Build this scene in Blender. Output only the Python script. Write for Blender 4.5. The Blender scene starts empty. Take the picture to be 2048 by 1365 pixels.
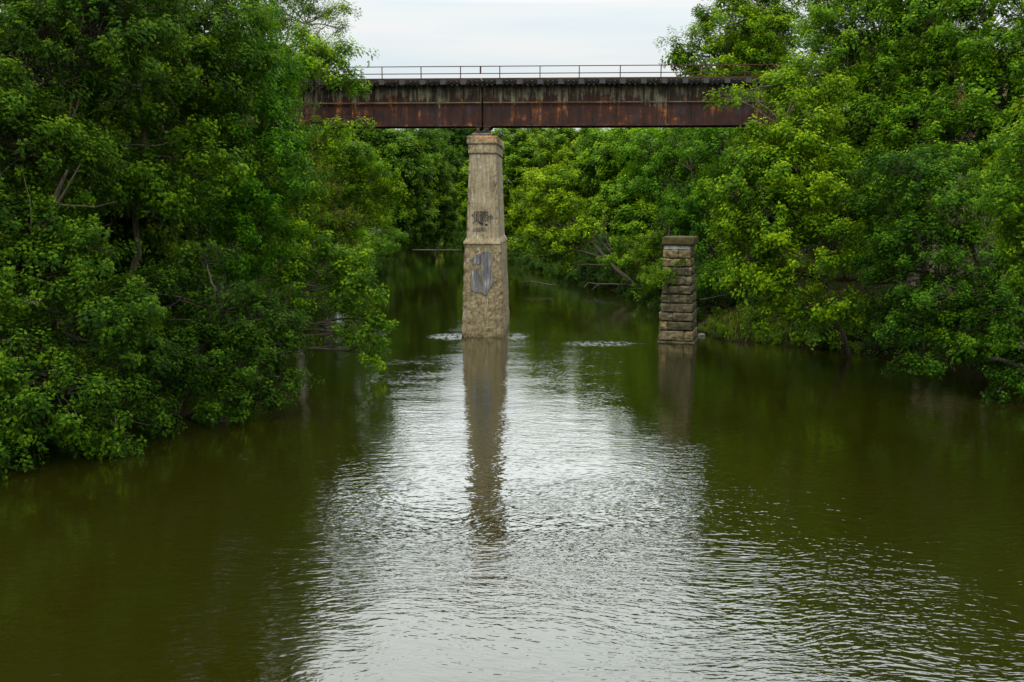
import bpy, math, random
import numpy as np
from mathutils import Vector, noise as mnoise

# ------------------------------------------------------------------ camera, sky, sun
SC = bpy.context.scene
COL = SC.collection
H = 10.41                       # camera height above the river
F = 1991.0                      # focal length in photograph pixels (35 mm lens)
PITCH = math.radians(7.92)
cd = bpy.data.cameras.new('camera')
cd.lens = 35; cd.sensor_width = 36; cd.clip_start = 0.1; cd.clip_end = 6000
cam = bpy.data.objects.new('camera', cd); COL.objects.link(cam)
cam.location = (0, 0, H); cam.rotation_euler = (math.radians(90) - PITCH, 0, 0)
SC.camera = cam

SC.view_settings.view_transform = 'Standard'
SC.view_settings.look = 'None'
SC.view_settings.exposure = 0.0
SC.view_settings.gamma = 1.0
SC.view_settings.use_curve_mapping = False
SC.render.engine = 'CYCLES'
SC.cycles.use_denoising = True
SC.cycles.max_bounces = 6
SC.cycles.diffuse_bounces = 2
SC.cycles.glossy_bounces = 2
SC.cycles.transmission_bounces = 3
SC.cycles.transparent_max_bounces = 4
SC.cycles.caustics_reflective = False
SC.cycles.caustics_refractive = False

SUN_EL, SUN_AZ = math.radians(52), math.radians(205)    # azimuth from +Y, clockwise: behind the camera, a little left


def nd(nt, kind, **kw):
    n = nt.nodes.new(kind)
    for k, v in kw.items():
        if k.startswith('i_'):
            key = k[2:].replace('_', ' ')
            n.inputs[int(key) if key.isdigit() else key].default_value = v
        else:
            setattr(n, k, v)
    return n


def ramp(nt, pts, fac=None, interp='LINEAR'):
    r = nt.nodes.new('ShaderNodeValToRGB')
    r.color_ramp.interpolation = interp
    e = r.color_ramp.elements
    while len(e) < len(pts):
        e.new(0.5)
    for el, (p, c) in zip(e, pts):
        el.position = p
        el.color = (c, c, c, 1) if isinstance(c, (int, float)) else (c[0], c[1], c[2], 1)
    if fac is not None:
        nt.links.new(fac, r.inputs['Fac'])
    return r


def mixc(nt, fac, a, b, blend='MIX'):
    m = nt.nodes.new('ShaderNodeMix'); m.data_type = 'RGBA'; m.blend_type = blend
    for sock, v in ((m.inputs[0], fac), (m.inputs[6], a), (m.inputs[7], b)):
        if hasattr(v, 'is_linked'):
            nt.links.new(v, sock)
        elif isinstance(v, (int, float)):
            sock.default_value = v
        else:
            sock.default_value = (v[0], v[1], v[2], 1)
    return m.outputs[2]


def mth(nt, op, a, b=None, c=None, clamp=False):
    m = nt.nodes.new('ShaderNodeMath'); m.operation = op; m.use_clamp = clamp
    for i, v in enumerate((a, b, c)):
        if v is None:
            continue
        if hasattr(v, 'is_linked'):
            nt.links.new(v, m.inputs[i])
        else:
            m.inputs[i].default_value = v
    return m.outputs[0]


W = bpy.data.worlds.new('World'); SC.world = W; W.use_nodes = True
nt = W.node_tree; nt.nodes.clear()
out = nd(nt, 'ShaderNodeOutputWorld'); bg = nd(nt, 'ShaderNodeBackground')
sky = nd(nt, 'ShaderNodeTexSky'); sky.sky_type = 'NISHITA'; sky.sun_disc = False
sky.sun_elevation = SUN_EL; sky.sun_rotation = SUN_AZ
tc = nd(nt, 'ShaderNodeTexCoord')
sx = nd(nt, 'ShaderNodeSeparateXYZ'); nt.links.new(tc.outputs['Generated'], sx.inputs[0])
el = ramp(nt, [(0.0, 0.80), (0.10, 0.87), (0.188, 0.97), (0.205, 1.6), (0.24, 2.3), (0.34, 2.7), (0.46, 3.1), (1.0, 4.6)], sx.outputs['Z'])
for e_ in el.color_ramp.elements:      # a colour ramp holds 0..1 reliably; scale back up below
    c_ = e_.color[0] / 5.0; e_.color = (c_, c_, c_, 1)
lum = mth(nt, 'MULTIPLY', el.outputs['Color'], 5.0)
mp = nd(nt, 'ShaderNodeMapping'); mp.inputs['Scale'].default_value = (2.0, 2.0, 22.0)
mp.inputs['Rotation'].default_value = (0.03, 0.02, 0)
nt.links.new(tc.outputs['Generated'], mp.inputs[0])
nz = nd(nt, 'ShaderNodeTexNoise', i_Scale=1.6, i_Detail=5.0, i_Roughness=0.5); nt.links.new(mp.outputs[0], nz.inputs[0])
ccol = ramp(nt, [(0.32, (0.86, 0.955, 1.0)), (0.52, (0.95, 1.0, 1.0)), (0.70, (1.03, 1.02, 1.0))], nz.outputs['Fac'])
cloud = mixc(nt, 1.0, ccol.outputs['Color'], lum, 'MULTIPLY')
skys = mixc(nt, 1.0, sky.outputs[0], (0.09, 0.09, 0.09), 'MULTIPLY')   # clear-sky light far above the overcast
full = mixc(nt, 0.93, skys, cloud)
nt.links.new(full, bg.inputs[0]); bg.inputs[1].default_value = 1.0
nt.links.new(bg.outputs[0], out.inputs[0])

sd = bpy.data.lights.new('sun', 'SUN'); sd.energy = 1.1; sd.angle = math.radians(14); sd.color = (1.0, 0.95, 0.86)
sun = bpy.data.objects.new('sun', sd); COL.objects.link(sun)
sdir = Vector((math.sin(SUN_AZ) * math.cos(SUN_EL), math.cos(SUN_AZ) * math.cos(SUN_EL), math.sin(SUN_EL)))
sun.rotation_euler = (-sdir).to_track_quat('-Z', 'Y').to_euler()
sun.location = sdir * 200

# ------------------------------------------------------------------ helpers
CP, SP = math.cos(PITCH), math.sin(PITCH)
random.seed(7); RNG = np.random.default_rng(11)


def ray(px, py):
    xc = (px - 1024) / F; yc = (682.5 - py) / F
    dy = CP + yc * SP; dz = -SP + yc * CP
    return xc / dy, dz / dy


def at(px, py, Y):
    tx, tz = ray(px, py)
    return (tx * Y, Y, H + tz * Y)


def zat(py, Y):
    return H + ray(1024, py)[1] * Y


def tag(o, label=None, cat=None, group=None, kind=None):
    for k, v in (('label', label), ('category', cat), ('group', group), ('kind', kind)):
        if v:
            o[k] = v
    return o


def empty(name, loc, rz=0.0):
    o = bpy.data.objects.new(name, None); COL.objects.link(o)
    o.location = loc; o.rotation_euler = (0, 0, rz); o.empty_display_size = 0.5
    return o


def link(name, me, parent=None):
    o = bpy.data.objects.new(name, me); COL.objects.link(o)
    if parent is not None:
        o.parent = parent
    return o


class MB:
    """collects faces; build() links them as ONE mesh object"""
    def __init__(s):
        s.v = []; s.f = []; s.m = []; s.t = []

    def add(s, vs, fs, mi=0, tint=0.5):
        b = len(s.v)
        s.v.extend(vs); s.t.extend([tint] * len(vs))
        for f in fs:
            s.f.append([i + b for i in f]); s.m.append(mi)

    def box(s, x0, x1, y0, y1, z0, z1, mi=0, tint=0.5):
        vs = [(x, y, z) for z in (z0, z1) for y in (y0, y1) for x in (x0, x1)]
        s.add(vs, [(0, 2, 3, 1), (4, 5, 7, 6), (0, 1, 5, 4), (2, 6, 7, 3), (0, 4, 6, 2), (1, 3, 7, 5)], mi, tint)

    def prism(s, poly, y0, y1, mi=0, tint=0.5):
        """polygon in the x-z plane extruded along y"""
        n = len(poly)
        vs = [(x, y0, z) for x, z in poly] + [(x, y1, z) for x, z in poly]
        fs = [tuple(range(n)), tuple(range(2 * n - 1, n - 1, -1))]
        fs += [(i, i + n, (i + 1) % n + n, (i + 1) % n) for i in range(n)]
        s.add(vs, fs, mi, tint)

    def tube(s, pts, rads, n=6, mi=0, tint=0.5):
        pts = [Vector(p) for p in pts]
        rings = []
        up = Vector((0.31, 0.17, 0.93))
        for i, p in enumerate(pts):
            d = (pts[min(i + 1, len(pts) - 1)] - pts[max(i - 1, 0)])
            d = d.normalized() if d.length > 1e-9 else Vector((0, 0, 1))
            a = d.cross(up)
            if a.length < 1e-3:
                a = d.cross(Vector((1, 0, 0)))
            a.normalize(); b = d.cross(a)
            rings.append([tuple(p + (a * math.cos(2 * math.pi * k / n) + b * math.sin(2 * math.pi * k / n)) * rads[i]) for k in range(n)])
        vs = [v for r in rings for v in r]
        fs = []
        for i in range(len(rings) - 1):
            for k in range(n):
                fs.append((i * n + k, i * n + (k + 1) % n, (i + 1) * n + (k + 1) % n, (i + 1) * n + k))
        fs.append(tuple(range(n - 1, -1, -1))); fs.append(tuple(range((len(rings) - 1) * n, len(rings) * n)))
        s.add(vs, fs, mi, tint)

    def mesh(s, name, mats, smooth=False):
        me = bpy.data.meshes.new(name)
        me.from_pydata(s.v, [], s.f)
        if not isinstance(mats, (list, tuple)):
            mats = [mats]
        for m in mats:
            me.materials.append(m)
        me.polygons.foreach_set('material_index', s.m)
        at_ = me.attributes.new('tint', 'FLOAT', 'POINT'); at_.data.foreach_set('value', s.t)
        if smooth:
            me.polygons.foreach_set('use_smooth', [True] * len(s.f))
        me.update()
        return me

    def build(s, name, mats, parent=None, smooth=False):
        return link(name, s.mesh(name, mats, smooth), parent)


def wander(a, b, n, amp, sag=0.0, rnd=random):
    a, b = Vector(a), Vector(b)
    L = (b - a).length
    pts = []
    o = Vector((0, 0, 0))
    for i in range(n + 1):
        t = i / n
        if 0 < i < n:
            o = o * 0.6 + Vector((rnd.uniform(-1, 1), rnd.uniform(-1, 1), rnd.uniform(-.6, .8))) * amp * L * 0.5
        p = a.lerp(b, t) + o * math.sin(math.pi * t) ** 0.7 if 0 < i < n else a.lerp(b, t)
        p = p + Vector((0, 0, 1)) * sag * L * math.sin(math.pi * t)
        pts.append(p)
    return pts


# ------------------------------------------------------------------ materials
def mat(name):
    m = bpy.data.materials.new(name); m.use_nodes = True
    t = m.node_tree; t.nodes.clear()
    o = nd(t, 'ShaderNodeOutputMaterial')
    return m, t, o


def coords(t, scale=(1, 1, 1), which='Object', loc=(0, 0, 0)):
    c = nd(t, 'ShaderNodeTexCoord'); m = nd(t, 'ShaderNodeMapping')
    m.inputs['Scale'].default_value = scale; m.inputs['Location'].default_value = loc
    t.links.new(c.outputs[which], m.inputs[0])
    return m.outputs[0]


def noise(t, vec, scale, detail=4.0, rough=0.55):
    n = nd(t, 'ShaderNodeTexNoise', i_Scale=scale, i_Detail=detail, i_Roughness=rough)
    t.links.new(vec, n.inputs[0])
    return n.outputs['Fac']


def principled(t, o, col, rough=0.8, spec=0.3, metal=0.0, bump=None, bd=0.02):
    p = nd(t, 'ShaderNodeBsdfPrincipled')
    p.inputs['Roughness'].default_value = rough; p.inputs['Specular IOR Level'].default_value = spec
    p.inputs['Metallic'].default_value = metal
    if hasattr(col, 'is_linked'):
        t.links.new(col, p.inputs['Base Color'])
    else:
        p.inputs['Base Color'].default_value = (*col, 1)
    if bump is not None:
        b = nd(t, 'ShaderNodeBump'); b.inputs['Distance'].default_value = bd; b.inputs['Strength'].default_value = 1.0
        t.links.new(bump, b.inputs['Height']); t.links.new(b.outputs[0], p.inputs['Normal'])
    t.links.new(p.outputs[0], o.inputs[0])
    return p


def mat_leaf():
    m, t, o = mat('leaf')
    a = nd(t, 'ShaderNodeAttribute'); a.attribute_name = 'tint'
    oi = nd(t, 'ShaderNodeObjectInfo')
    c = ramp(t, [(0.0, (0.015, 0.043, 0.0008)), (0.36, (0.040, 0.098, 0.0012)), (0.62, (0.106, 0.198, 0.0018)), (1.0, (0.245, 0.315, 0.004))], a.outputs['Fac'])
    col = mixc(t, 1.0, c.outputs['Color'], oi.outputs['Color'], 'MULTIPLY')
    tcol = mixc(t, 1.0, col, (1.5, 1.4, 0.6), 'MULTIPLY')
    d = nd(t, 'ShaderNodeBsdfDiffuse'); t.links.new(col, d.inputs[0])
    tr = nd(t, 'ShaderNodeBsdfTranslucent'); t.links.new(tcol, tr.inputs[0])
    mx = nd(t, 'ShaderNodeMixShader'); mx.inputs[0].default_value = 0.34
    t.links.new(d.outputs[0], mx.inputs[1]); t.links.new(tr.outputs[0], mx.inputs[2])
    g = nd(t, 'ShaderNodeBsdfGlossy'); g.inputs['Roughness'].default_value = 0.42
    g.inputs['Color'].default_value = (1, 1, 1, 1)
    fr = nd(t, 'ShaderNodeFresnel'); fr.inputs[0].default_value = 1.38
    f2 = mth(t, 'MULTIPLY', fr.outputs[0], 0.11)
    m2 = nd(t, 'ShaderNodeMixShader'); t.links.new(f2, m2.inputs[0])
    t.links.new(mx.outputs[0], m2.inputs[1]); t.links.new(g.outputs[0], m2.inputs[2])
    t.links.new(m2.outputs[0], o.inputs[0])
    return m


def mat_bark(name, c0, c1):
    m, t, o = mat(name)
    v = coords(t, (3, 3, 0.8))
    n = noise(t, v, 3.0, 6)
    c = ramp(t, [(0.3, c0), (0.7, c1)], n)
    principled(t, o, c.outputs['Color'], 0.95, 0.04, bump=n, bd=0.03)
    return m


def mat_rust():
    """weathered pale paint above, rust below, streaked by run-off; z is height over the bottom flange"""
    m, t, o = mat('weathered_girder_steel')
    g = nd(t, 'ShaderNodeTexCoord')
    s = nd(t, 'ShaderNodeSeparateXYZ'); t.links.new(g.outputs['Object'], s.inputs[0])
    z = s.outputs['Z']
    vs = coords(t, (1.15, 1, 0.16)); vb = coords(t, (0.5, 0.3, 0.75)); vf = coords(t, (0.5, 1, 0.38)); vp = coords(t, (0.42, 0.1, 0.05), loc=(3, 0, 0))
    streak = noise(t, vs, 2.2, 5, 0.65)
    blot = noise(t, vb, 1.6, 6, 0.62)
    fine = noise(t, vf, 7.0, 5, 0.7)
    pan = noise(t, vp, 1.0, 1)
    rust = ramp(t, [(0.34, (0.010, 0.007, 0.006)), (0.46, (0.026, 0.009, 0.006)), (0.535, (0.046, 0.013, 0.006)), (0.585, (0.115, 0.036, 0.009)), (0.63, (0.24, 0.105, 0.028))], mth(t, 'ADD', mth(t, 'MULTIPLY', streak, 0.55), mth(t, 'MULTIPLY', blot, 0.45)))
    r2 = mixc(t, mth(t, 'MULTIPLY', mth(t, 'GREATER_THAN', fine, 0.54), 0.5), rust.outputs['Color'], (0.016, 0.009, 0.007))
    grey = ramp(t, [(0.55, 0.0), (0.68, 0.6)], noise(t, coords(t, (0.9, 1, 0.7), loc=(8, 0, 2)), 0.9, 4))
    r3 = mixc(t, grey.outputs['Color'], r2, (0.034, 0.030, 0.032))
    paint = ramp(t, [(0.38, (0.010, 0.008, 0.006)), (0.47, (0.030, 0.023, 0.013)), (0.54, (0.115, 0.104, 0.062)), (0.66, (0.22, 0.20, 0.115))], mth(t, 'ADD', mth(t, 'MULTIPLY', streak, 0.7), mth(t, 'MULTIPLY', blot, 0.3)))
    # paint survives on the upper web: threshold on height with ragged edge
    h = mth(t, 'ADD', z, mth(t, 'MULTIPLY', mth(t, 'SUBTRACT', streak, 0.5), 2.6))
    h = mth(t, 'ADD', h, mth(t, 'MULTIPLY', mth(t, 'SUBTRACT', fine, 0.5), 1.8))
    h = mth(t, 'ADD', h, mth(t, 'MULTIPLY', mth(t, 'SUBTRACT', pan, 0.5), 2.4))
    k = ramp(t, [(0.0, 0.0), (1.0, 1.0)], mth(t, 'MULTIPLY', mth(t, 'SUBTRACT', h, 1.95), 4.0, clamp=True))
    col = mixc(t, k.outputs['Color'], r3, paint.outputs['Color'])
    principled(t, o, col, 0.75, 0.25, bump=mth(t, 'ADD', blot, mth(t, 'MULTIPLY', fine, 0.4)), bd=0.02)
    return m


def mat_noise(name, pts, scale=(1, 1, 1), ns=2.0, rough=0.85, bd=0.02, spec=0.2, tint=0.0):
    m, t, o = mat(name)
    v = coords(t, scale)
    n = noise(t, v, ns, 7, 0.62)
    c = ramp(t, pts, n).outputs['Color']
    if tint:
        a = nd(t, 'ShaderNodeAttribute'); a.attribute_name = 'tint'
        f = ramp(t, [(0, (1 - tint, 1 - tint * 0.9, 1 - tint)), (0.5, (1, 1, 1)), (1, (1 + tint, 1 + tint * 0.6, 1 + tint * 0.2))], a.outputs['Fac'])
        c = mixc(t, 1.0, c, f.outputs['Color'], 'MULTIPLY')
    principled(t, o, c, rough, spec, bump=n, bd=bd)
    return m


def mat_concrete():
    m, t, o = mat('aged_concrete')
    g = nd(t, 'ShaderNodeTexCoord')
    s = nd(t, 'ShaderNodeSeparateXYZ'); t.links.new(g.outputs['Object'], s.inputs[0])
    X, Y, Z = s.outputs
    a = nd(t, 'ShaderNodeAttribute'); a.attribute_name = 'tint'      # 0 smooth upper shaft, 1 rough parged lower shaft
    rough = a.outputs['Fac']
    big = noise(t, coords(t, (1, 1, 0.6)), 0.9, 5)
    med = noise(t, coords(t, (1, 1, 1)), 3.5, 7, 0.65)
    fin = noise(t, coords(t, (1, 1, 1.3)), 7.0, 5, 0.7)
    st = noise(t, coords(t, (4, 4, 0.25)), 1.6, 5, 0.6)
    # upper: board marks and pale tan
    up = ramp(t, [(0.36, (0.125, 0.100, 0.060)), (0.5, (0.265, 0.215, 0.130)), (0.64, (0.37, 0.315, 0.21))], mth(t, 'ADD', mth(t, 'MULTIPLY', big, 0.5), mth(t, 'MULTIPLY', st, 0.5)))
    brick = nd(t, 'ShaderNodeTexBrick')
    bv = coords(t, (1, 1, 1), loc=(0.3, 0, 0.2)); sxx = nd(t, 'ShaderNodeSeparateXYZ'); t.links.new(bv, sxx.inputs[0])
    cb = nd(t, 'ShaderNodeCombineXYZ'); t.links.new(sxx.outputs[0], cb.inputs[0]); t.links.new(sxx.outputs[2], cb.inputs[1])
    t.links.new(cb.outputs[0], brick.inputs['Vector'])
    brick.inputs['Scale'].default_value = 1.0; brick.inputs['Brick Width'].default_value = 1.35; brick.inputs['Row Height'].default_value = 0.62
    brick.inputs['Mortar Size'].default_value = 0.012; brick.inputs['Mortar Smooth'].default_value = 0.6
    brick.inputs['Color1'].default_value = (0.80, 0.80, 0.82, 1); brick.inputs['Color2'].default_value = (1.0, 1.0, 1.0, 1); brick.inputs['Mortar'].default_value = (0.62, 0.60, 0.58, 1)
    up2 = mixc(t, 0.75, up.outputs['Color'], brick.outputs['Color'], 'MULTIPLY')
    # lower: coarse parging
    lo = ramp(t, [(0.36, (0.045, 0.033, 0.017)), (0.48, (0.175, 0.136, 0.072)), (0.62, (0.31, 0.25, 0.145))], mth(t, 'ADD', mth(t, 'MULTIPLY', med, 0.55), mth(t, 'MULTIPLY', fin, 0.45)))
    col = mixc(t, rough, up2, lo.outputs['Color'])
    # dark drips and white lime runs
    drip = ramp(t, [(0.54, 0.0), (0.68, 0.7)], noise(t, coords(t, (2.6, 2.6, 0.22), loc=(4, 1, 0)), 1.3, 6, 0.7))
    col = mixc(t, drip.outputs['Color'], col, (0.06, 0.052, 0.038))
    lime = ramp(t, [(0.58, 0.0), (0.66, 0.75)], noise(t, coords(t, (2.4, 2.4, 0.5), loc=(1, 5, 3)), 1.1, 6, 0.7))
    col = mixc(t, lime.outputs['Color'], col, (0.42, 0.41, 0.38))
    # rust run down the right-hand face near its front edge (x > front half width)
    rx = ramp(t, [(0.30, 0.0), (0.5, 1.0), (0.7, 0.0)], mth(t, 'MULTIPLY', mth(t, 'SUBTRACT', Y, 0.4), 0.26, clamp=True))
    side = mth(t, 'GREATER_THAN', X, 1.02)
    rz = ramp(t, [(0.0, 0.0), (0.08, 0.8), (0.7, 0.8), (1.0, 0.0)], mth(t, 'MULTIPLY', mth(t, 'SUBTRACT', Z, 7.6), 0.16, clamp=True))
    rr = mth(t, 'MULTIPLY', mth(t, 'MULTIPLY', rx.outputs['Color'], rz.outputs['Color']), mth(t, 'MULTIPLY', side, mth(t, 'ADD', st, 0.35)))
    col = mixc(t, rr, col, (0.085, 0.034, 0.011))
    # orange rust at the very top under the bearings
    tz = ramp(t, [(0.0, 0.0), (1.0, 1.0)], mth(t, 'MULTIPLY', mth(t, 'SUBTRACT', Z, 14.9), 1.6, clamp=True))
    tr = mth(t, 'MULTIPLY', tz.outputs['Color'], ramp(t, [(0.47, 0.0), (0.56, 0.85)], noise(t, coords(t, (1.2, 1.2, 1.2), loc=(2.3, 0, 0)), 1.4, 5)).outputs['Color'])
    col = mixc(t, tr, col, (0.34, 0.13, 0.03))
    # wet band at the waterline
    wz = ramp(t, [(0.0, 0.65), (1.0, 0.0)], mth(t, 'MULTIPLY', Z, 2.6, clamp=True))
    col = mixc(t, wz.outputs['Color'], col, (0.06, 0.048, 0.025))
    principled(t, o, col, 0.9, 0.2, bump=mth(t, 'ADD', mth(t, 'MULTIPLY', med, 0.7), mth(t, 'MULTIPLY', fin, 0.5)), bd=0.05)
    return m


def mat_water():
    m, t, o = mat('river_water')
    g = nd(t, 'ShaderNodeTexCoord')
    s = nd(t, 'ShaderNodeSeparateXYZ'); t.links.new(g.outputs['Object'], s.inputs[0])
    X, Y, Z = s.outputs
    warp = nd(t, 'ShaderNodeTexNoise', i_Scale=0.10, i_Detail=2.0); t.links.new(g.outputs['Object'], warp.inputs[0])
    wv = nd(t, 'ShaderNodeVectorMath'); wv.operation = 'MULTIPLY_ADD'
    t.links.new(warp.outputs['Color'], wv.inputs[0]); wv.inputs[1].default_value = (5, 5, 0); t.links.new(g.outputs['Object'], wv.inputs[2])

    def mapped(scale, rot=0.0):
        mp_ = nd(t, 'ShaderNodeMapping'); mp_.inputs['Scale'].default_value = scale; mp_.inputs['Rotation'].default_value = (0, 0, rot)
        t.links.new(wv.outputs[0], mp_.inputs[0]); return mp_.outputs[0]
    w1 = noise(t, mapped((0.50, 1.2, 1), 0.08), 2.3, 2.0, 0.5)
    w2 = noise(t, mapped((0.6, 1.4, 1), -0.15), 5.0, 1.5, 0.5)
    w3 = noise(t, mapped((1, 1, 1)), 0.35, 2.0, 0.5)
    patch = noise(t, coords(t, (1.0, 0.55, 1)), 0.075, 2.0)
    pk = ramp(t, [(0.36, 0.35), (0.62, 1.0)], patch)

    def spot(cx, cy, rx, ry):
        dx = mth(t, 'MULTIPLY', mth(t, 'SUBTRACT', X, cx), 1 / rx); dy = mth(t, 'MULTIPLY', mth(t, 'SUBTRACT', Y, cy), 1 / ry)
        d = mth(t, 'ADD', mth(t, 'MULTIPLY', dx, dx), mth(t, 'MULTIPLY', dy, dy))
        return mth(t, 'SUBTRACT', 1.0, d, clamp=True)
    # riffles where the current breaks round the piers
    rif = spot(7.0, 73.5, 4.2, 2.2)
    rif = mth(t, 'MAXIMUM', rif, spot(-5.0, 77.5, 2.4, 2.6))
    rif = mth(t, 'MAXIMUM', rif, spot(0.4, 77.5, 1.2, 2.6))
    rb = ramp(t, [(0.44, 0.0), (0.70, 1.0)], noise(t, coords(t, (1.0, 0.5, 1), loc=(3, 1, 0)), 2.6, 4.0))
    rif = mth(t, 'MULTIPLY', mth(t, 'MULTIPLY', rif, rif), rb.outputs['Color'])
    strong = spot(-4.0, 34.0, 10.0, 12.0)
    strong2 = mth(t, 'MULTIPLY', spot(11.5, 29.0, 12.0, 14.0), 1.15)
    amp = mth(t, 'ADD', mth(t, 'MULTIPLY', pk.outputs['Color'], 0.55), mth(t, 'MULTIPLY', mth(t, 'MAXIMUM', strong, strong2), 0.55))
    fade = ramp(t, [(0.0, 1.0), (0.26, 0.95), (0.40, 0.48), (0.6, 0.26), (1.0, 0.14)], mth(t, 'MULTIPLY', Y, 1 / 130.0, clamp=True))
    amp = mth(t, 'MULTIPLY', amp, fade.outputs['Color'])
    h = mth(t, 'MULTIPLY', mth(t, 'MULTIPLY', w1, 0.034), amp)
    fade2 = ramp(t, [(0.0, 0.9), (0.3, 0.9), (0.62, 0.75), (0.75, 0.25), (1.0, 0.12)], mth(t, 'MULTIPLY', Y, 1 / 130.0, clamp=True))
    h = mth(t, 'ADD', h, mth(t, 'MULTIPLY', mth(t, 'MULTIPLY', w2, 0.0135), mth(t, 'MULTIPLY', mth(t, 'ADD', pk.outputs['Color'], mth(t, 'MULTIPLY', strong2, 0.8)), fade2.outputs['Color'])))
    w4 = noise(t, mapped((0.45, 1.0, 1), 0.25), 0.9, 5.0, 0.6)
    h = mth(t, 'ADD', h, mth(t, 'ADD', mth(t, 'MULTIPLY', w3, 0.02), mth(t, 'MULTIPLY', mth(t, 'MULTIPLY', w4, 0.022), fade.outputs['Color'])))
    h = mth(t, 'ADD', h, mth(t, 'MULTIPLY', mth(t, 'MULTIPLY', mth(t, 'ADD', w2, w1), 0.048), rif))
    b = nd(t, 'ShaderNodeBump'); b.inputs['Distance'].default_value = 1.0; b.inputs['Strength'].default_value = 1.0
    t.links.new(h, b.inputs['Height'])
    silt = ramp(t, [(0.35, (0.0088, 0.0087, 0.0004)), (0.65, (0.0114, 0.0106, 0.0009))], noise(t, coords(t, (1, 0.5, 1)), 0.06, 3))
    d = nd(t, 'ShaderNodeBsdfDiffuse'); t.links.new(silt.outputs['Color'], d.inputs[0])
    gl = nd(t, 'ShaderNodeBsdfGlossy'); gl.inputs['Roughness'].default_value = 0.045; gl.inputs['Color'].default_value = (0.97, 0.98, 0.96, 1)
    t.links.new(b.outputs[0], gl.inputs['Normal'])
    lw = nd(t, 'ShaderNodeLayerWeight'); lw.inputs[0].default_value = 0.5; t.links.new(b.outputs[0], lw.inputs['Normal'])
    rf = mth(t, 'ADD', 0.045, mth(t, 'MULTIPLY', 0.955, mth(t, 'POWER', lw.outputs['Facing'], 3.3)))
    mx = nd(t, 'ShaderNodeMixShader'); t.links.new(rf, mx.inputs[0]); t.links.new(d.outputs[0], mx.inputs[1]); t.links.new(gl.outputs[0], mx.inputs[2])
    t.links.new(mx.outputs[0], o.inputs[0])
    return m


M_LEAF = mat_leaf()
M_BARK = mat_bark('bark', (0.022, 0.018, 0.012), (0.085, 0.070, 0.049))
M_PALEBARK = mat_bark('pale_bark', (0.10, 0.088, 0.068), (0.30, 0.27, 0.22))
M_GIRDER = mat_rust()
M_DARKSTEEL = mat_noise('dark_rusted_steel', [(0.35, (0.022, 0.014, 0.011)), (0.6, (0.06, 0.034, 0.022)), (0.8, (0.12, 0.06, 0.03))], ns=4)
M_PIPE = mat_noise('tan_rusted_angle', [(0.35, (0.07, 0.032, 0.014)), (0.55, (0.13, 0.09, 0.045)), (0.75, (0.18, 0.15, 0.085))], (0.6, 1, 1), 2.0)
M_RAIL = mat_noise('rusty_handrail', [(0.3, (0.030, 0.015, 0.012)), (0.7, (0.085, 0.035, 0.022))], ns=3)
M_TIE = mat_noise('creosoted_timber', [(0.3, (0.008, 0.008, 0.009)), (0.7, (0.035, 0.033, 0.032))], (1, 5, 5), 3)
M_TIEEND = mat_noise('weathered_timber', [(0.3, (0.02, 0.02, 0.02)), (0.7, (0.07, 0.068, 0.066))], (5, 1, 5), 3)
M_GUARD = mat_noise('brown_timber', [(0.3, (0.022, 0.014, 0.009)), (0.7, (0.075, 0.05, 0.03))], (0.5, 4, 4), 3)
M_SKYGAP = mat_noise('painted_sky_gap', [(0.3, (0.45, 0.45, 0.43)), (0.7, (0.70, 0.70, 0.67))], ns=8, rough=0.5)
M_BEAR = mat_noise('bearing_steel', [(0.35, (0.020, 0.014, 0.012)), (0.55, (0.06, 0.038, 0.028)), (0.75, (0.20, 0.12, 0.07))], ns=6)
M_PLATE = mat_noise('grey_plate', [(0.35, (0.06, 0.06, 0.06)), (0.6, (0.20, 0.195, 0.185)), (0.8, (0.32, 0.31, 0.29))], ns=7)
M_CONC = mat_concrete()
M_PATCH = mat_noise('grey_concrete_skin', [(0.36, (0.055, 0.053, 0.055)), (0.52, (0.115, 0.112, 0.110)), (0.62, (0.20, 0.197, 0.19)), (0.72, (0.42, 0.41, 0.40))], (3.5, 3.5, 0.45), 1.4, bd=0.01)
M_PAINT = mat_noise('black_spray_paint', [(0.3, (0.012, 0.012, 0.013)), (0.7, (0.03, 0.03, 0.032))], ns=5)
M_STONE = mat_noise('old_sandstone', [(0.32, (0.022, 0.019, 0.010)), (0.44, (0.066, 0.056, 0.030)), (0.55, (0.125, 0.105, 0.060)), (0.68, (0.21, 0.175, 0.105))], (1, 1, 1.6), 2.4, bd=0.05, tint=0.6)
M_MOSS = mat_noise('mossy_cap_stone', [(0.3, (0.018, 0.018, 0.005)), (0.5, (0.050, 0.043, 0.012)), (0.7, (0.085, 0.062, 0.028))], (1, 1, 1), 2.6, bd=0.04)
M_WHITE = mat_noise('limewashed_stone', [(0.3, (0.12, 0.115, 0.10)), (0.5, (0.28, 0.275, 0.255)), (0.75, (0.40, 0.39, 0.37))], (1, 1, 2), 3, bd=0.02)
M_SOIL = mat_noise('bank_soil', [(0.3, (0.007, 0.007, 0.003)), (0.55, (0.012, 0.011, 0.005)), (0.75, (0.020, 0.018, 0.007))], (1, 1, 1), 1.2, bd=0.12, spec=0.0, rough=1.0)
M_SAND = mat_noise('gravel_bar', [(0.3, (0.02, 0.018, 0.011)), (0.7, (0.05, 0.045, 0.03))], ns=3)
M_DRIFT = mat_noise('driftwood', [(0.3, (0.025, 0.02, 0.015)), (0.7, (0.06, 0.051, 0.038))], (1, 1, 1), 5)
M_ROCK = mat_noise('pale_rock', [(0.3, (0.10, 0.095, 0.08)), (0.7, (0.24, 0.23, 0.20))], ns=5)
M_WATER = mat_water()

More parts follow.
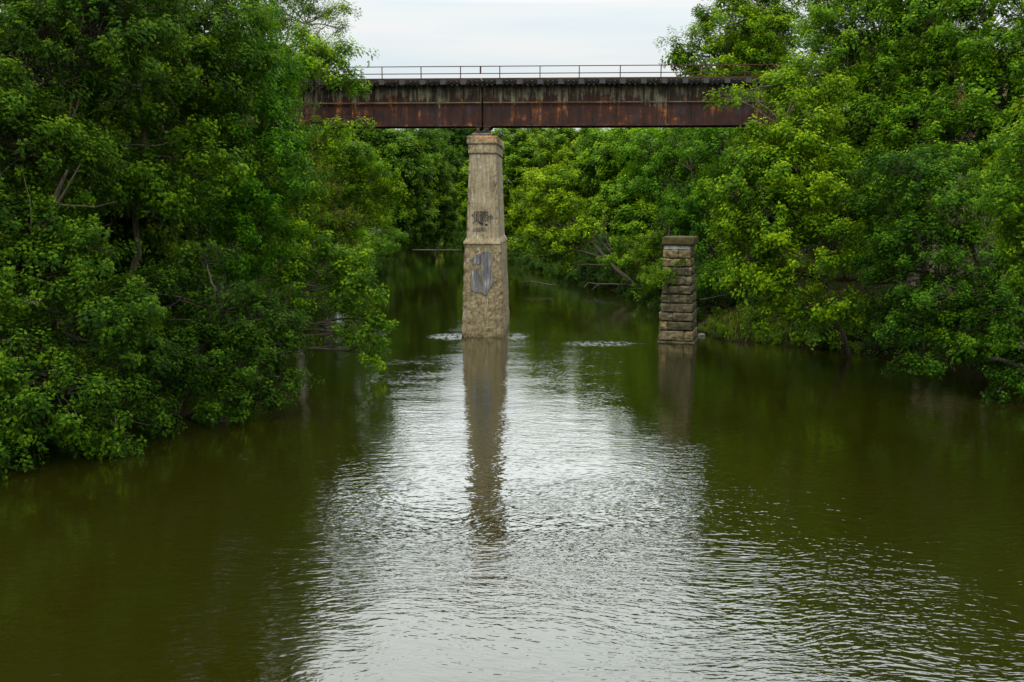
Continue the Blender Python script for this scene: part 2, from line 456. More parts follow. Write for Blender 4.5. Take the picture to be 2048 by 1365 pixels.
# ------------------------------------------------------------------ river, ground
RIVER = np.array([(5, -400, 24.5), (5, 0, 24.5), (6, 40, 25.5), (5.2, 55, 23), (-1.5, 70, 16.3), (-1.5, 90, 16.8), (-3, 112, 16.5), (-7, 145, 13), (-14, 195, 12), (-22, 232, 12), (-60, 262, 13), (-400, 300, 16)], float)


def bank_distance(x, y):
    """signed distance from the nearest bank: negative in the water"""
    best = np.full(x.shape, 1e9)
    for a, b in zip(RIVER[:-1], RIVER[1:]):
        dx, dy = b[0] - a[0], b[1] - a[1]
        t = np.clip(((x - a[0]) * dx + (y - a[1]) * dy) / (dx * dx + dy * dy), 0, 1)
        d = np.hypot(x - a[0] - t * dx, y - a[1] - t * dy) - (a[2] + t * (b[2] - a[2]))
        best = np.minimum(best, d)
    return best


def ground_height(x, y):
    x = np.asarray(x, float); y = np.asarray(y, float)
    d = bank_distance(x, y) + 0.8 * np.sin(x * 0.31 + y * 0.17) * np.cos(y * 0.23) + 0.35 * np.sin(x * 1.1 - y * 0.9)
    z = np.where(d < 0, np.maximum(d * 0.35, -2.0), 2.4 * (1 - np.exp(-d / 4.5)))
    z = z + np.where(d > 0, 0.15 * np.sin(x * 0.9) * np.sin(y * 0.8) + 0.03 * np.clip(d - 30, 0, 400), 0)
    return z


def gz(x, y):
    return float(ground_height(np.array([x]), np.array([y]))[0])


def axis_steps(lo, a, b, hi, fine):
    mid = np.arange(a, b + fine / 2, fine)
    left = a - np.cumsum(fine * 1.35 ** np.arange(1, 40)); left = left[left > lo][::-1]
    right = b + np.cumsum(fine * 1.35 ** np.arange(1, 40)); right = right[right < hi]
    return np.concatenate([[lo], left, mid, right, [hi]])


gx = axis_steps(-2500, -70, 70, 2500, 1.4); gy = axis_steps(-2500, 10, 290, 2500, 1.4)
GX, GY = np.meshgrid(gx, gy)
GZ = ground_height(GX, GY)
nx, ny = len(gx), len(gy)
vs = np.stack([GX.ravel(), GY.ravel(), GZ.ravel()], 1)
ii = (np.arange(ny - 1)[:, None] * nx + np.arange(nx - 1)[None]).ravel()
fs = np.stack([ii, ii + 1, ii + nx + 1, ii + nx], 1)


def np_mesh(name, verts, quads, mat_, attr=None, smooth=False):
    me = bpy.data.meshes.new(name)
    n, k = len(verts), len(quads)
    me.vertices.add(n); me.vertices.foreach_set('co', np.ascontiguousarray(verts, np.float32).ravel())
    me.loops.add(k * 4); me.loops.foreach_set('vertex_index', np.ascontiguousarray(quads, np.int32).ravel())
    me.polygons.add(k); me.polygons.foreach_set('loop_start', np.arange(0, k * 4, 4, dtype=np.int32))
    me.materials.append(mat_)
    if attr is not None:
        a = me.attributes.new('tint', 'FLOAT', 'POINT'); a.data.foreach_set('value', np.ascontiguousarray(attr, np.float32))
    me.polygons.foreach_set('use_smooth', np.full(k, smooth, dtype=bool))
    me.update(calc_edges=True)
    return me


tag(link('ground', np_mesh('ground', vs, fs, M_SOIL, smooth=True)), kind='structure', label='dark earth river banks and wooded ground')
wm = MB()
wxs = [-420, -60, -20, 20, 60, 420]; wys = [-420, 0, 40, 80, 120, 200, 420]
wm.v = [(x, y, 0.0) for y in wys for x in wxs]; wm.t = [0.5] * len(wm.v)
for j in range(len(wys) - 1):
    for i in range(len(wxs) - 1):
        k = j * len(wxs) + i
        wm.f.append([k, k + 1, k + 1 + len(wxs), k + len(wxs)]); wm.m.append(0)
tag(wm.build('water', M_WATER), kind='structure', label='olive green rippled river reflecting white sky')

# ------------------------------------------------------------------ concrete pier
PY = 77.0
PX = ray(965, 675)[0] * PY
BR = math.radians(-2.8)           # the bridge crosses a little askew: its right end is nearer


def lx_of(px, py=210.0, off=0.7):
    """distance along the bridge from the pier's centre line for a picture column, on a line parallel to the bridge"""
    t = ray(px, py)[0]; c, s = math.cos(BR), math.sin(BR)
    ox, oy = PX - s * off, PY + c * off
    return (t * oy - ox) / (c - t * s)


def grid_solid(nu_front, nu_side, rows):
    """rows: list of (z, half width, y front, y back, tint, rough amp). Closed tapering shaft with rounded corners and broken surface"""
    vs, fs, ts = [], [], []
    per = []
    for i in range(nu_front): per.append(('f', i / nu_front))
    for i in range(nu_side): per.append(('r', i / nu_side))
    for i in range(nu_front): per.append(('b', i / nu_front))
    for i in range(nu_side): per.append(('l', i / nu_side))
    n = len(per)
    for z, hw, yf, yb, tint, amp in rows:
        for side, u in per:
            if side == 'f': x, y = -hw + 2 * hw * u, yf
            elif side == 'r': x, y = hw, yf + (yb - yf) * u
            elif side == 'b': x, y = hw - 2 * hw * u, yb
            else: x, y = -hw, yb + (yf - yb) * u
            dx = hw - abs(x); dyy = min(y - yf, yb - y)
            nxv = (1 if x > 0 else -1) if dx < 0.05 else 0.0
            nyv = (-1 if y - yf < yb - y else 1) if dyy < 0.05 else 0.0
            corner = dx < 0.22 and dyy < 0.22
            p = Vector((x, y, z))
            d = mnoise.fractal(p * 1.7, 1.0, 2.1, 4) * amp + mnoise.fractal(p * 6.0 + Vector((9, 2, 4)), 0.9, 2.1, 3) * amp * 0.5
            if corner and side in ('f', 'r', 'b', 'l'):
                cr_ = max(0.0, 1 - (dx + dyy) / 0.3); x -= math.copysign(0.055 * cr_, x); y += (0.055 if y - yf < yb - y else -0.055) * cr_
            if corner:
                chip = max(0.0, mnoise.noise(p * 2.6 + Vector((3, 3, 1))) - 0.05) * (0.12 + amp)
                d -= chip
            # broken hollow in the face above the ledge
            if side == 'f':
                e = ((x + 0.25) / 0.72) ** 2 + ((z - Z_SPALL) / 0.42) ** 2
                if e < 1:
                    d -= 0.16 * (1 - e) * (0.7 + 0.9 * abs(mnoise.noise(p * 3)))
            vs.append((x + nxv * d, y + nyv * d, z)); ts.append(tint)
    R = len(rows)
    for r in range(R - 1):
        for k in range(n):
            fs.append((r * n + k, r * n + (k + 1) % n, (r + 1) * n + (k + 1) % n, (r + 1) * n + k))
    fs.append(tuple(range((R - 1) * n, R * n))); fs.append(tuple(range(n - 1, -1, -1)))
    m = MB(); m.v = vs; m.f = fs; m.t = ts; m.m = [0] * len(fs)
    return m


z_top = zat(272, PY + 0.5); z_c1 = zat(289, PY + 0.5); z_c2 = zat(307.5, PY + 0.5)
z_led_t = zat(477, PY + 0.3); z_led_b = zat(490, PY + 0.1)
Z_SPALL = zat(467, PY + 0.3)


def lerp(a, b, t):
    return a + (b - a) * t


rows = []
N = 34
for i in range(N + 1):                               # lower shaft, battered
    t = i / N; z = lerp(-1.6, z_led_b, t); q = (z) / z_led_b
    rows.append((z, lerp(1.66, 1.42, q), lerp(0, 0.16, q), lerp(9.2, 9.0, q), 1.0 if q < 0.93 else 0.7, 0.06))
rows.append((z_led_b + 0.05, 1.47, 0.10, 9.05, 0.75, 0.07)); rows.append((z_led_b + 0.17, 1.46, 0.12, 9.05, 0.6, 0.07))
rows.append((z_led_t - 0.12, 1.36, 0.26, 8.9, 0.5, 0.05)); rows.append((z_led_t, 1.275, 0.36, 8.8, 0.3, 0.03))
N = 40
for i in range(1, N + 1):                            # upper shaft
    t = i / N; z = lerp(z_led_t, z_c2, t)
    rows.append((z, lerp(1.265, 1.06, t), lerp(0.37, 0.62, t), lerp(8.8, 8.6, t), 0.12, 0.028))
for z, hw, yf, a in ((z_c2 + .03, 1.12, .52, .04), (z_c2 + .12, 1.13, .5, .05), (lerp(z_c2, z_c1, .5), 1.12, .5, .06), (z_c1 - .12, 1.12, .5, .05), (z_c1 - .03, 1.13, .5, .04),
                     (z_c1 + .01, 1.10, .54, .03), (z_c1 + .06, 1.19, .40, .05), (z_c1 + .18, 1.2, .38, .08), (lerp(z_c1, z_top, .6), 1.19, .38, .08), (z_top - .08, 1.17, .4, .07), (z_top, 1.13, .44, .04)):
    rows.append((z, hw, yf, 8.75, 0.3, a))
pier = empty('concrete_pier', (PX, PY, 0), BR)
tag(pier, 'tall tan concrete bridge pier with graffiti standing in mid river', 'bridge pier')
grid_solid(26, 44, rows).build('shaft', M_CONC, pier)


def on_face(px, py, back=0.0):
    """picture point to pier-local x, z on the front face"""
    z = zat(py, PY + 0.3)
    q = z / z_led_b
    yf = lerp(0, 0.16, q) if z < z_led_b else lerp(0.37, 0.62, (z - z_led_t) / (z_c2 - z_led_t))
    return lx_of(px, py, yf), zat(py, PY + yf), yf


def zoom4(x, y):
    return 880 + x / 2.8444, 220 + y / 2.8444


for poly in ([(180, 872), (192, 835), (212, 822), (230, 818), (231, 868), (222, 880), (205, 876), (188, 884)],
             [(233, 812), (262, 806), (290, 810), (291, 880), (297, 925), (298, 990), (283, 1018), (262, 1058), (246, 1046), (232, 1035), (230, 985), (235, 930)],
             [(176, 925), (190, 908), (219, 905), (222, 955), (220, 1000), (222, 1036), (205, 1046), (190, 1030), (176, 1018)],
             [(302, 962), (316, 964), (315, 978), (301, 976)]):
    m = MB(); pts = [on_face(*zoom4(*p)) for p in poly]
    n = len(pts)
    m.add([(x, y - 0.075, z) for x, z, y in pts] + [(x, y + 0.06, z) for x, z, y in pts],
          [tuple(range(n - 1, -1, -1))] + [(i, (i + 1) % n, (i + 1) % n + n, i + n) for i in range(n)])
    tag(m.build('smooth_patch', M_PATCH, pier), 'smooth grey remnant of old concrete skin streaked white')


def zoom6(x, y):
    return 900 + x / 5.057, 230 + y / 5.057


STROKES = [
    # arrow tail and left flick
    ([(222, 1022), (240, 1000)], 3), ([(224, 1010), (236, 1030), (248, 1012)], 3),
    # K: fat outline
    ([(247, 985), (262, 983), (264, 1020), (280, 986), (292, 990), (276, 1022), (294, 1068), (280, 1074), (264, 1034), (264, 1076), (248, 1078), (247, 985)], 3.4),
    # small cross joining
    ([(290, 1024), (316, 1020)], 3.4), ([(303, 1006), (304, 1040)], 3.4),
    # W
    ([(308, 982), (320, 980), (322, 1040), (332, 990), (340, 986), (344, 1040), (350, 984), (362, 988), (352, 1072), (338, 1076), (333, 1034), (322, 1074), (308, 1070), (306, 1000), (308, 982)], 3.4),
    # B / S
    ([(360, 990), (376, 988), (386, 1000), (378, 1014), (364, 1012), (382, 1024), (390, 1048), (378, 1072), (358, 1074)], 3.4), ([(368, 1036), (380, 1046), (370, 1060)], 3),
    # arrow head on the right
    ([(388, 1030), (412, 1026)], 3.2), ([(410, 1010), (438, 1042), (412, 1052), (414, 1012)], 3.2),
    ([(244, 984), (284, 978), (340, 976), (384, 986)], 2.2), ([(234, 1080), (246, 1090), (232, 1104)], 3.2), ([(246, 1084), (240, 1100)], 2.5),
]
m = MB()
for pts, w in STROKES:
    for (ax, ay), (bx, by) in zip(pts[:-1], pts[1:]):
        x0, z0, y0 = on_face(*zoom6(ax, ay)); x1, z1, y1 = on_face(*zoom6(bx, by))
        d = Vector((x1 - x0, z1 - z0)); L = max(d.length, 1e-4); d /= L
        hw = w * 0.5 / 5.057 / 25.8 * 1.5
        nxx, nzz = -d.y * hw, d.x * hw
        e = hw * 0.7
        x0 -= d.x * e; z0 -= d.y * e; x1 += d.x * e; z1 += d.y * e
        f = -0.06
        m.add([(x0 + nxx, y0 + f, z0 + nzz), (x0 - nxx, y0 + f, z0 - nzz), (x1 - nxx, y1 + f, z1 - nzz), (x1 + nxx, y1 + f, z1 + nzz)], [(0, 1, 2, 3)])
for blob in ([(276, 1080), (300, 1078), (336, 1090), (338, 1106), (318, 1112), (300, 1098)], [(338, 1098), (352, 1092), (352, 1104)], [(354, 1104), (372, 1100), (386, 1116), (366, 1122), (352, 1114)]):
    P = [on_face(*zoom6(*p)) for p in blob]
    m.add([(x, y - 0.058, z) for x, z, y in P], [tuple(range(len(P)))])
tag(m.build('graffiti', M_PAINT, pier), 'black outlined graffiti lettering with an arrow')

# ------------------------------------------------------------------ railway bridge
Z_BOT = zat(252.5, PY + 0.75); Z_WT = zat(170.5, PY + 0.75); GF = 0.75
bridge = empty('railway_bridge', (PX, PY, Z_BOT), BR)
tag(bridge, 'rusty plate girder railway bridge with timber ties crossing above the river', 'railway bridge')
GH = Z_WT - Z_BOT
LEN = 38.0
gap = 0.075
LEFT_ST = [606, 653, 700, 748, 796, 833, 869, 900, 926, 945, 958]
RIGHT_ST = [972, 986, 1005, 1031, 1061.5, 1100.6, 1136.7, 1186.8, 1235, 1287, 1335, 1385.5, 1433.4, 1485]


def st_positions(side):
    if side < 0:
        xs = [lx_of(p) for p in LEFT_ST]; lo = min(xs)
        return xs + [lo - 1.85 * k for k in range(1, 14) if lo - 1.85 * k > -LEN]
    xs = [lx_of(p) for p in RIGHT_ST]; hi = max(xs)
    return xs + [hi + 1.95 * k for k in range(1, 14) if hi + 1.95 * k < LEN]


for side in (-1, 1):
    a, b = (-LEN, -gap) if side < 0 else (gap, LEN)
    for gi, y0 in enumerate((GF, GF + 2.1)):
        g = MB()
        g.box(a, b, y0 + 0.14, y0 + 0.16, 0.05, GH - 0.05)                        # web
        g.box(a, b, y0 - 0.02, y0 + 0.32, 0.0, 0.05)                              # flanges
        g.box(a, b, y0 - 0.02, y0 + 0.32, GH - 0.05, GH)
        g.box(a, b, y0 + 0.02, y0 + 0.14, 0.052, 0.075)                           # flange angles
        g.box(a, b, y0 + 0.115, y0 + 0.138, 0.076, 0.20)
        g.box(a, b, y0 + 0.115, y0 + 0.138, GH - 0.2, GH - 0.052)
        go = g.build('girder', M_GIRDER, bridge)
        if gi == 0:
            tag(go, 'weathered outer girder of left span' if side < 0 else 'weathered outer girder of right span')
        if gi in (0,):
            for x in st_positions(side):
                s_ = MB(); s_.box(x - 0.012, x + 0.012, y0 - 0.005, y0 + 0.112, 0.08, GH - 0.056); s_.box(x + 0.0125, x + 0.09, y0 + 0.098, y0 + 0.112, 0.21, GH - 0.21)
                s_.build('stiffener', M_DARKSTEEL, go)  # darker than the web: the stiffeners' shade lines are put into the colour
            c_ = MB(); zc = zat(205.5, PY + GF) - Z_BOT
            c_.box(a + (0.02 if side < 0 else -0.02 + 0.02), b, y0 - 0.075, y0 - 0.012, zc - 0.045, zc + 0.035)
            tag(c_.build('longitudinal_angle', M_PIPE, go), 'tan coloured angle running along the web')
    xs = np.arange(a + 0.6, b, 3.1)
    for x in xs:
        for y0 in (GF,):
            br = MB(); br.tube([(x, y0 + 0.3, 0.25), (x, y0 + 2.1, GH - 0.3)], [0.05, 0.05], 4); br.tube([(x, y0 + 0.3, GH - 0.3), (x, y0 + 2.1, 0.25)], [0.05, 0.05], 4); br.build('cross_brace', M_DARKSTEEL, bridge)

# deck: ties on the girders, guard timber, walkway, steel rails
pitch_t = 0.3855
for side in (-1, 1):
    d = MB(); a, b = (-LEN, -0.02) if side < 0 else (0.02, LEN)
    zt = GH + 0.27
    for yy in (-0.28, 3.0):
        d.box(a, b, yy, yy + 0.2, zt + 0.005, zt + 0.13)
    do = d.build('deck', M_GUARD, bridge)
    tag(do, 'timber guard beams over left span' if side < 0 else 'timber guard beams over right span')
    k = 0; x = 0.18
    while x < LEN - 0.3:
        xx = x * side; tmb = MB()
        long_ = k % 4 == 3
        w = 0.115 if not long_ else 0.17
        yf = 0.18 if not long_ else -0.42
        tmb.box(xx - w, xx + w, yf, 3.5, GH + 0.004, zt, 0)
        if long_:
            tmb.box(xx - w - 0.03, xx + w + 0.03, yf - 0.03, yf - 0.004, GH - 0.08, zt - 0.01, 1)
        else:
            q = random.uniform(-0.015, 0.015)
            tmb.prism([(xx + 0.17 + q, GH + 0.17), (xx + 0.225 + q, GH + 0.17), (xx + 0.235 + q, GH + 0.24), (xx + 0.15 + q, GH + 0.235)], -0.02, 0.0, 2)  # pale chip added, coloured like bright sky showing between the ties
            tmb.box(xx + 0.12, xx + 0.26, 0.002, 0.2, GH + 0.02, zt - 0.01, 0)
        if abs(x) < 27:
            tmb.build('tie', [M_TIE, M_TIEEND, M_SKYGAP], do)
        x += pitch_t; k += 1
    r = MB()
    for yy in (1.24, 2.68):
        r.box(a, b, yy - 0.035, yy + 0.035, zt + 0.012, zt + 0.17); r.box(a, b, yy - 0.07, yy + 0.07, zt + 0.001, zt + 0.011)
    r.build('track_rail', M_DARKSTEEL, bridge)

# handrail
zr1 = zat(133.2, PY - 0.4) - Z_BOT; zr2 = zat(147.6, PY - 0.4) - Z_BOT; zr0 = GH + 0.30
POSTS_L = [lx_of(p, 150, -0.4) for p in (686, 764, 842, 921)]
POSTS_R = [lx_of(p, 150, -0.4) for p in (999.5, 1080, 1158.5, 1240.5, 1322, 1405, 1490)]
xj = lx_of(961, 150, -0.4)
for side in (-1, 1):
    hr = MB(); a, b = (-LEN, xj - 0.03) if side < 0 else (xj + 0.03, LEN)
    for z in (zr1, zr2):
        hr.box(a, b, -0.43, -0.385, z - 0.03, z + 0.03)
    e = b if side < 0 else a
    hr.box(e - 0.03, e + 0.03, -0.384, -0.35, zr2 - 0.03, zr1 + 0.03)
    ho = hr.build('handrail', M_RAIL, bridge)
    ps = list(POSTS_L) if side < 0 else list(POSTS_R)
    stp = 3.05 * side
    e = min(ps) if side < 0 else max(ps)
    for q in range(1, 7):
        ps.append(e + stp * q)
    for x in ps:
        p_ = MB(); p_.box(x - 0.035, x + 0.035, -0.384, -0.33, GH - 0.02, zr1 - 0.031); p_.build('post', M_RAIL, ho)

# bearings between girders and pier
zp = z_top - Z_BOT
for y0 in (GF, GF + 2.1):
    for side in (-1, 1):
        cx = 0.36 * side
        bm = MB()
        bm.box(cx - 0.30, cx + 0.30, y0 - 0.04, y0 + 0.34, -0.05, -0.004)
        bm.prism([(cx - 0.31, -0.052), (cx - 0.11, -0.24), (cx + 0.11, -0.24), (cx + 0.31, -0.052)], y0 + 0.08, y0 + 0.22)
        bm.prism([(cx - 0.09, -0.242), (cx - 0.31, zp + 0.21), (cx + 0.31, zp + 0.21), (cx + 0.09, -0.242)], y0 + 0.08, y0 + 0.22)
        for xa in (-0.27, -0.13, 0.0, 0.13, 0.27):                               # ribs
            bm.tube([(cx + xa, y0 + 0.05, -0.055), (cx + xa * 0.25, y0 + 0.03, -0.24), (cx + xa * 1.1, y0 + 0.0, zp + 0.215)], [0.022, 0.022, 0.022], 4, 1)
        bm.tube([(cx, y0 - 0.03, -0.24), (cx, y0 + 0.34, -0.24)], [0.075, 0.075], 10)
        bm.build('bearing', [M_BEAR, M_PIPE], bridge)
    pm = MB(); pm.box(-0.78, 0.78, y0 - 0.14, y0 + 0.46, zp + 0.11, zp + 0.205); pm.box(-0.74, 0.72, y0 - 0.1, y0 + 0.42, zp - 0.03, zp + 0.108)
    pm.build('bed_plate', M_PLATE, bridge)

# abutments hidden in the trees
for sgn, lab in ((-1, 'concrete abutment carrying left end of railway bridge'), (1, 'concrete abutment carrying right end of railway bridge')):
    am = MB(); am.box(-2.0, 2.0, 0, 9.5, -2, Z_BOT - 0.35); am.box(-0.2 if sgn < 0 else -2.0, 2.0 if sgn > 0 else -2.0, 0, 9.5, Z_BOT - 0.345, Z_BOT + GH)
    ao = am.build('bridge_abutment', M_CONC)
    c, s = math.cos(BR), math.sin(BR)
    ao.location = (PX + c * (LEN - 1.2) * sgn, PY + s * (LEN - 1.2) * sgn, 0); ao.rotation_euler = (0, 0, BR)
    tag(ao, lab, 'abutment')

# ------------------------------------------------------------------ old stone pier
SY = 74.2
SX = ray(1350, 685)[0] * SY
sp = empty('stone_pier', (SX, SY, 0), math.radians(-16))
tag(sp, 'abandoned sandstone block pier with mossy cap beside right bank', 'stone pier')


def block(mb, x0, x1, y0, y1, z0, z1, tint, seed, amp=0.065, rnd=0.035):
    nxx, nyy, nzz = 9, 9, 6
    cx, cy, cz = (x0 + x1) / 2, (y0 + y1) / 2, (z0 + z1) / 2
    hx, hy, hz = (x1 - x0) / 2, (y1 - y0) / 2, (z1 - z0) / 2
    idx, vs, fs = {}, [], []

    def vert(i, j, k):
        if (i, j, k) in idx:
            return idx[(i, j, k)]
        u = [2 * i / nxx - 1, 2 * j / nyy - 1, 2 * k / nzz - 1]
        p = Vector((u[0] * hx, u[1] * hy, u[2] * hz))
        # round the edges
        inn = Vector((max(-hx + rnd, min(hx - rnd, p.x)), max(-hy + rnd, min(hy - rnd, p.y)), max(-hz + rnd, min(hz - rnd, p.z))))
        d = p - inn
        if d.length > 1e-6:
            p = inn + d.normalized() * rnd
        nrm = d.normalized() if d.length > 1e-6 else Vector((0, 0, 0))
        q = Vector((p.x + cx, p.y + cy, p.z + cz)) + Vector((seed * 3.1, seed * 1.7, seed))
        bulge = (1 - u[2] ** 2) * 0.022
        p = p + nrm * (mnoise.fractal(q * 1.6, 1, 2, 4) * amp + mnoise.noise(q * 6) * amp * 0.35 + bulge - 0.02)
        idx[(i, j, k)] = len(vs); vs.append((p.x + cx, p.y + cy, p.z + cz))
        return idx[(i, j, k)]
    for i in range(nxx):
        for k in range(nzz):
            fs.append((vert(i, 0, k), vert(i + 1, 0, k), vert(i + 1, 0, k + 1), vert(i, 0, k + 1)))
            fs.append((vert(i, nyy, k), vert(i, nyy, k + 1), vert(i + 1, nyy, k + 1), vert(i + 1, nyy, k)))
    for j in range(nyy):
        for k in range(nzz):
            fs.append((vert(0, j, k), vert(0, j, k + 1), vert(0, j + 1, k + 1), vert(0, j + 1, k)))
            fs.append((vert(nxx, j, k), vert(nxx, j + 1, k), vert(nxx, j + 1, k + 1), vert(nxx, j, k + 1)))
    for i in range(nxx):
        for j in range(nyy):
            fs.append((vert(i, j, 0), vert(i, j + 1, 0), vert(i + 1, j + 1, 0), vert(i + 1, j, 0)))
            fs.append((vert(i, j, nzz), vert(i + 1, j, nzz), vert(i + 1, j + 1, nzz), vert(i, j + 1, nzz)))
    mb.add(vs, fs, 0, tint)


# rows of the shaft from the photograph: y limits, left and right edge of the front face, joints
COURSES = [(500, 517.5, 1327, 1381, [1357]), (518, 534.5, 1326, 1381, [1370]), (535, 552, 1326, 1382, [1353, 1376]), (552.5, 571, 1325, 1383, [1372]),
           (571.5, 589, 1324, 1384, [1338]), (589.5, 607, 1323, 1384, [1343, 1366]), (607.5, 625, 1322, 1385, []), (625.5, 643, 1319, 1385, [1346]),
           (643.5, 661, 1320, 1385, [1335]), (661.5, 682, 1319, 1386, [1368])]
TINTS = [0.85, 0.8, 0.35, 0.55, 0.3, 0.4, 0.35, 0.45, 0.2, 0.65]
sm = MB(); sd_ = 0
sx_ = lambda px, py: (ray(px, py)[0] * SY - SX) / math.cos(math.radians(16)) * 0.985
for ci, (ya, yb, xa, xb, js) in enumerate(COURSES):
    z1, z0 = zat(ya, SY), zat(yb, SY)
    xs = [xa] + js + [xb]
    flare = 0.018 * ci
    for p, q in zip(xs[:-1], xs[1:]):
        for da, db in ((-flare, 1.35), (1.36, 2.7 + flare)):
            sd_ += 1
            tt = TINTS[ci] + random.uniform(-0.12, 0.12)
            if (ci, p) == (8, 1320): tt = 1.0
            block(sm, sx_(p, ya) + 0.004, sx_(q, ya) - 0.004, da + random.uniform(-.02, .02), db, z0 + 0.004, z1 - 0.004, tt, sd_)
for da, db in ((-0.2, 1.35), (1.36, 2.9)):
    block(sm, sx_(1318, 684) - 0.05, sx_(1387, 684) + 0.05, da, db, -1.2, zat(682.5, SY), 0.1, 77 + da)
sm.build('shaft', M_STONE, sp, True)
wb = MB(); block(wb, sx_(1328, 496), sx_(1380, 496), 0.04, 2.6, zat(500.3, SY), zat(490.5, SY), 0.5, 31, 0.02, 0.02)
tag(wb.build('pale_course', M_WHITE, sp, True), 'pale whitewashed stone course under the cap')
cb_ = MB(); block(cb_, sx_(1325, 482), sx_(1388, 482), -0.14, 2.85, zat(491, SY), zat(474, SY), 0.5, 41, 0.035, 0.04)
tag(cb_.build('cap_stone', M_MOSS, sp, True), 'mossy brown overhanging cap stone')

# ------------------------------------------------------------------ trees
def leaf_quad(base, d, side, L, w, fold):
    """pointed leaf of four corners, folded along its midrib"""
    n = np.cross(side, d)
    mid = base + d * L * 0.42
    return np.stack([base, mid + side * w + n * fold * w, base + d * L, mid - side * w + n * fold * w])


def unit(v):
    return v / (np.linalg.norm(v) + 1e-9)


def make_tuft(rng, nodes, per, L0, spread, leaf, lw, droop):
    """a leafy shoot along +z: leaves hang in opposite pairs, the youngest at the tip"""
    quads, tints = [], []
    az = rng.uniform(0, 6.28)
    for i in range(nodes):
        t = i / max(nodes - 1, 1)
        az += 1.57 + rng.normal(0, 0.35)
        p0 = np.array([rng.normal(0, .03), rng.normal(0, .03), L0 * (t - 0.35)])
        o = np.array([math.cos(az), math.sin(az), 0])
        lift = 0.75 * t - 0.05
        for sgn in (1, -1):
            oo = o * sgn
            pd = unit(oo + np.array([0, 0, lift]) + rng.normal(0, .18, 3))
            plen = spread * (1.0 - 0.55 * t) * rng.uniform(.6, 1.15)
            tip = p0 + pd * plen
            for j in range(per):
                u = (j + 0.6) / per
                b = p0 + pd * plen * (0.35 + 0.65 * u) - np.array([0, 0, droop * 0.25 * u * u * plen])
                lat = np.array([-oo[1], oo[0], 0]) * (1 if j % 2 else -1)
                k = 0.25 if j == per - 1 else 0.85
                d = unit(oo * (0.75 + 0.3 * u) + lat * k * rng.uniform(.6, 1.2) + np.array([0, 0, -droop * rng.uniform(.4, 1.3) + 0.45 * t]))
                sd2 = unit(np.cross(d, np.array([0, 0, 1.0])) + rng.normal(0, .28, 3))
                sd2 = unit(sd2 - d * np.dot(sd2, d))
                s = leaf * rng.uniform(.75, 1.2) * (1 - 0.35 * t)
                quads.append(leaf_quad(b, d, sd2, s, s * lw, rng.uniform(.1, .5)))
                tints.append(np.clip(0.34 + rng.normal(0, .10) + (0.40 if (t > 0.75) else 0.0) * rng.uniform(.3, 1.2) + 0.06 * t, 0, 1))
    return np.array(quads, np.float32), np.array(tints, np.float32)


rt = np.random.default_rng(3)
TUFT = {
    'elder': [make_tuft(rt, 7, 5, 0.58, 0.42, 0.195, 0.26, 0.85) for _ in range(7)],
    'maple': [make_tuft(rt, 7, 5, 0.52, 0.42, 0.165, 0.36, 0.55) for _ in range(7)],
    'small': [make_tuft(rt, 7, 5, 0.60, 0.40, 0.14, 0.33, 0.5) for _ in range(7)],
    'far': [make_tuft(rt, 6, 4, 0.9, 0.72, 0.34, 0.38, 0.5) for _ in range(6)],
    'sparse': [make_tuft(rt, 4, 3, 0.55, 0.40, 0.15, 0.36, 0.35) for _ in range(6)],
}

for k_ in ('elder', 'maple'):
    TUFT[k_] = TUFT[k_] + TUFT['small'][:2]


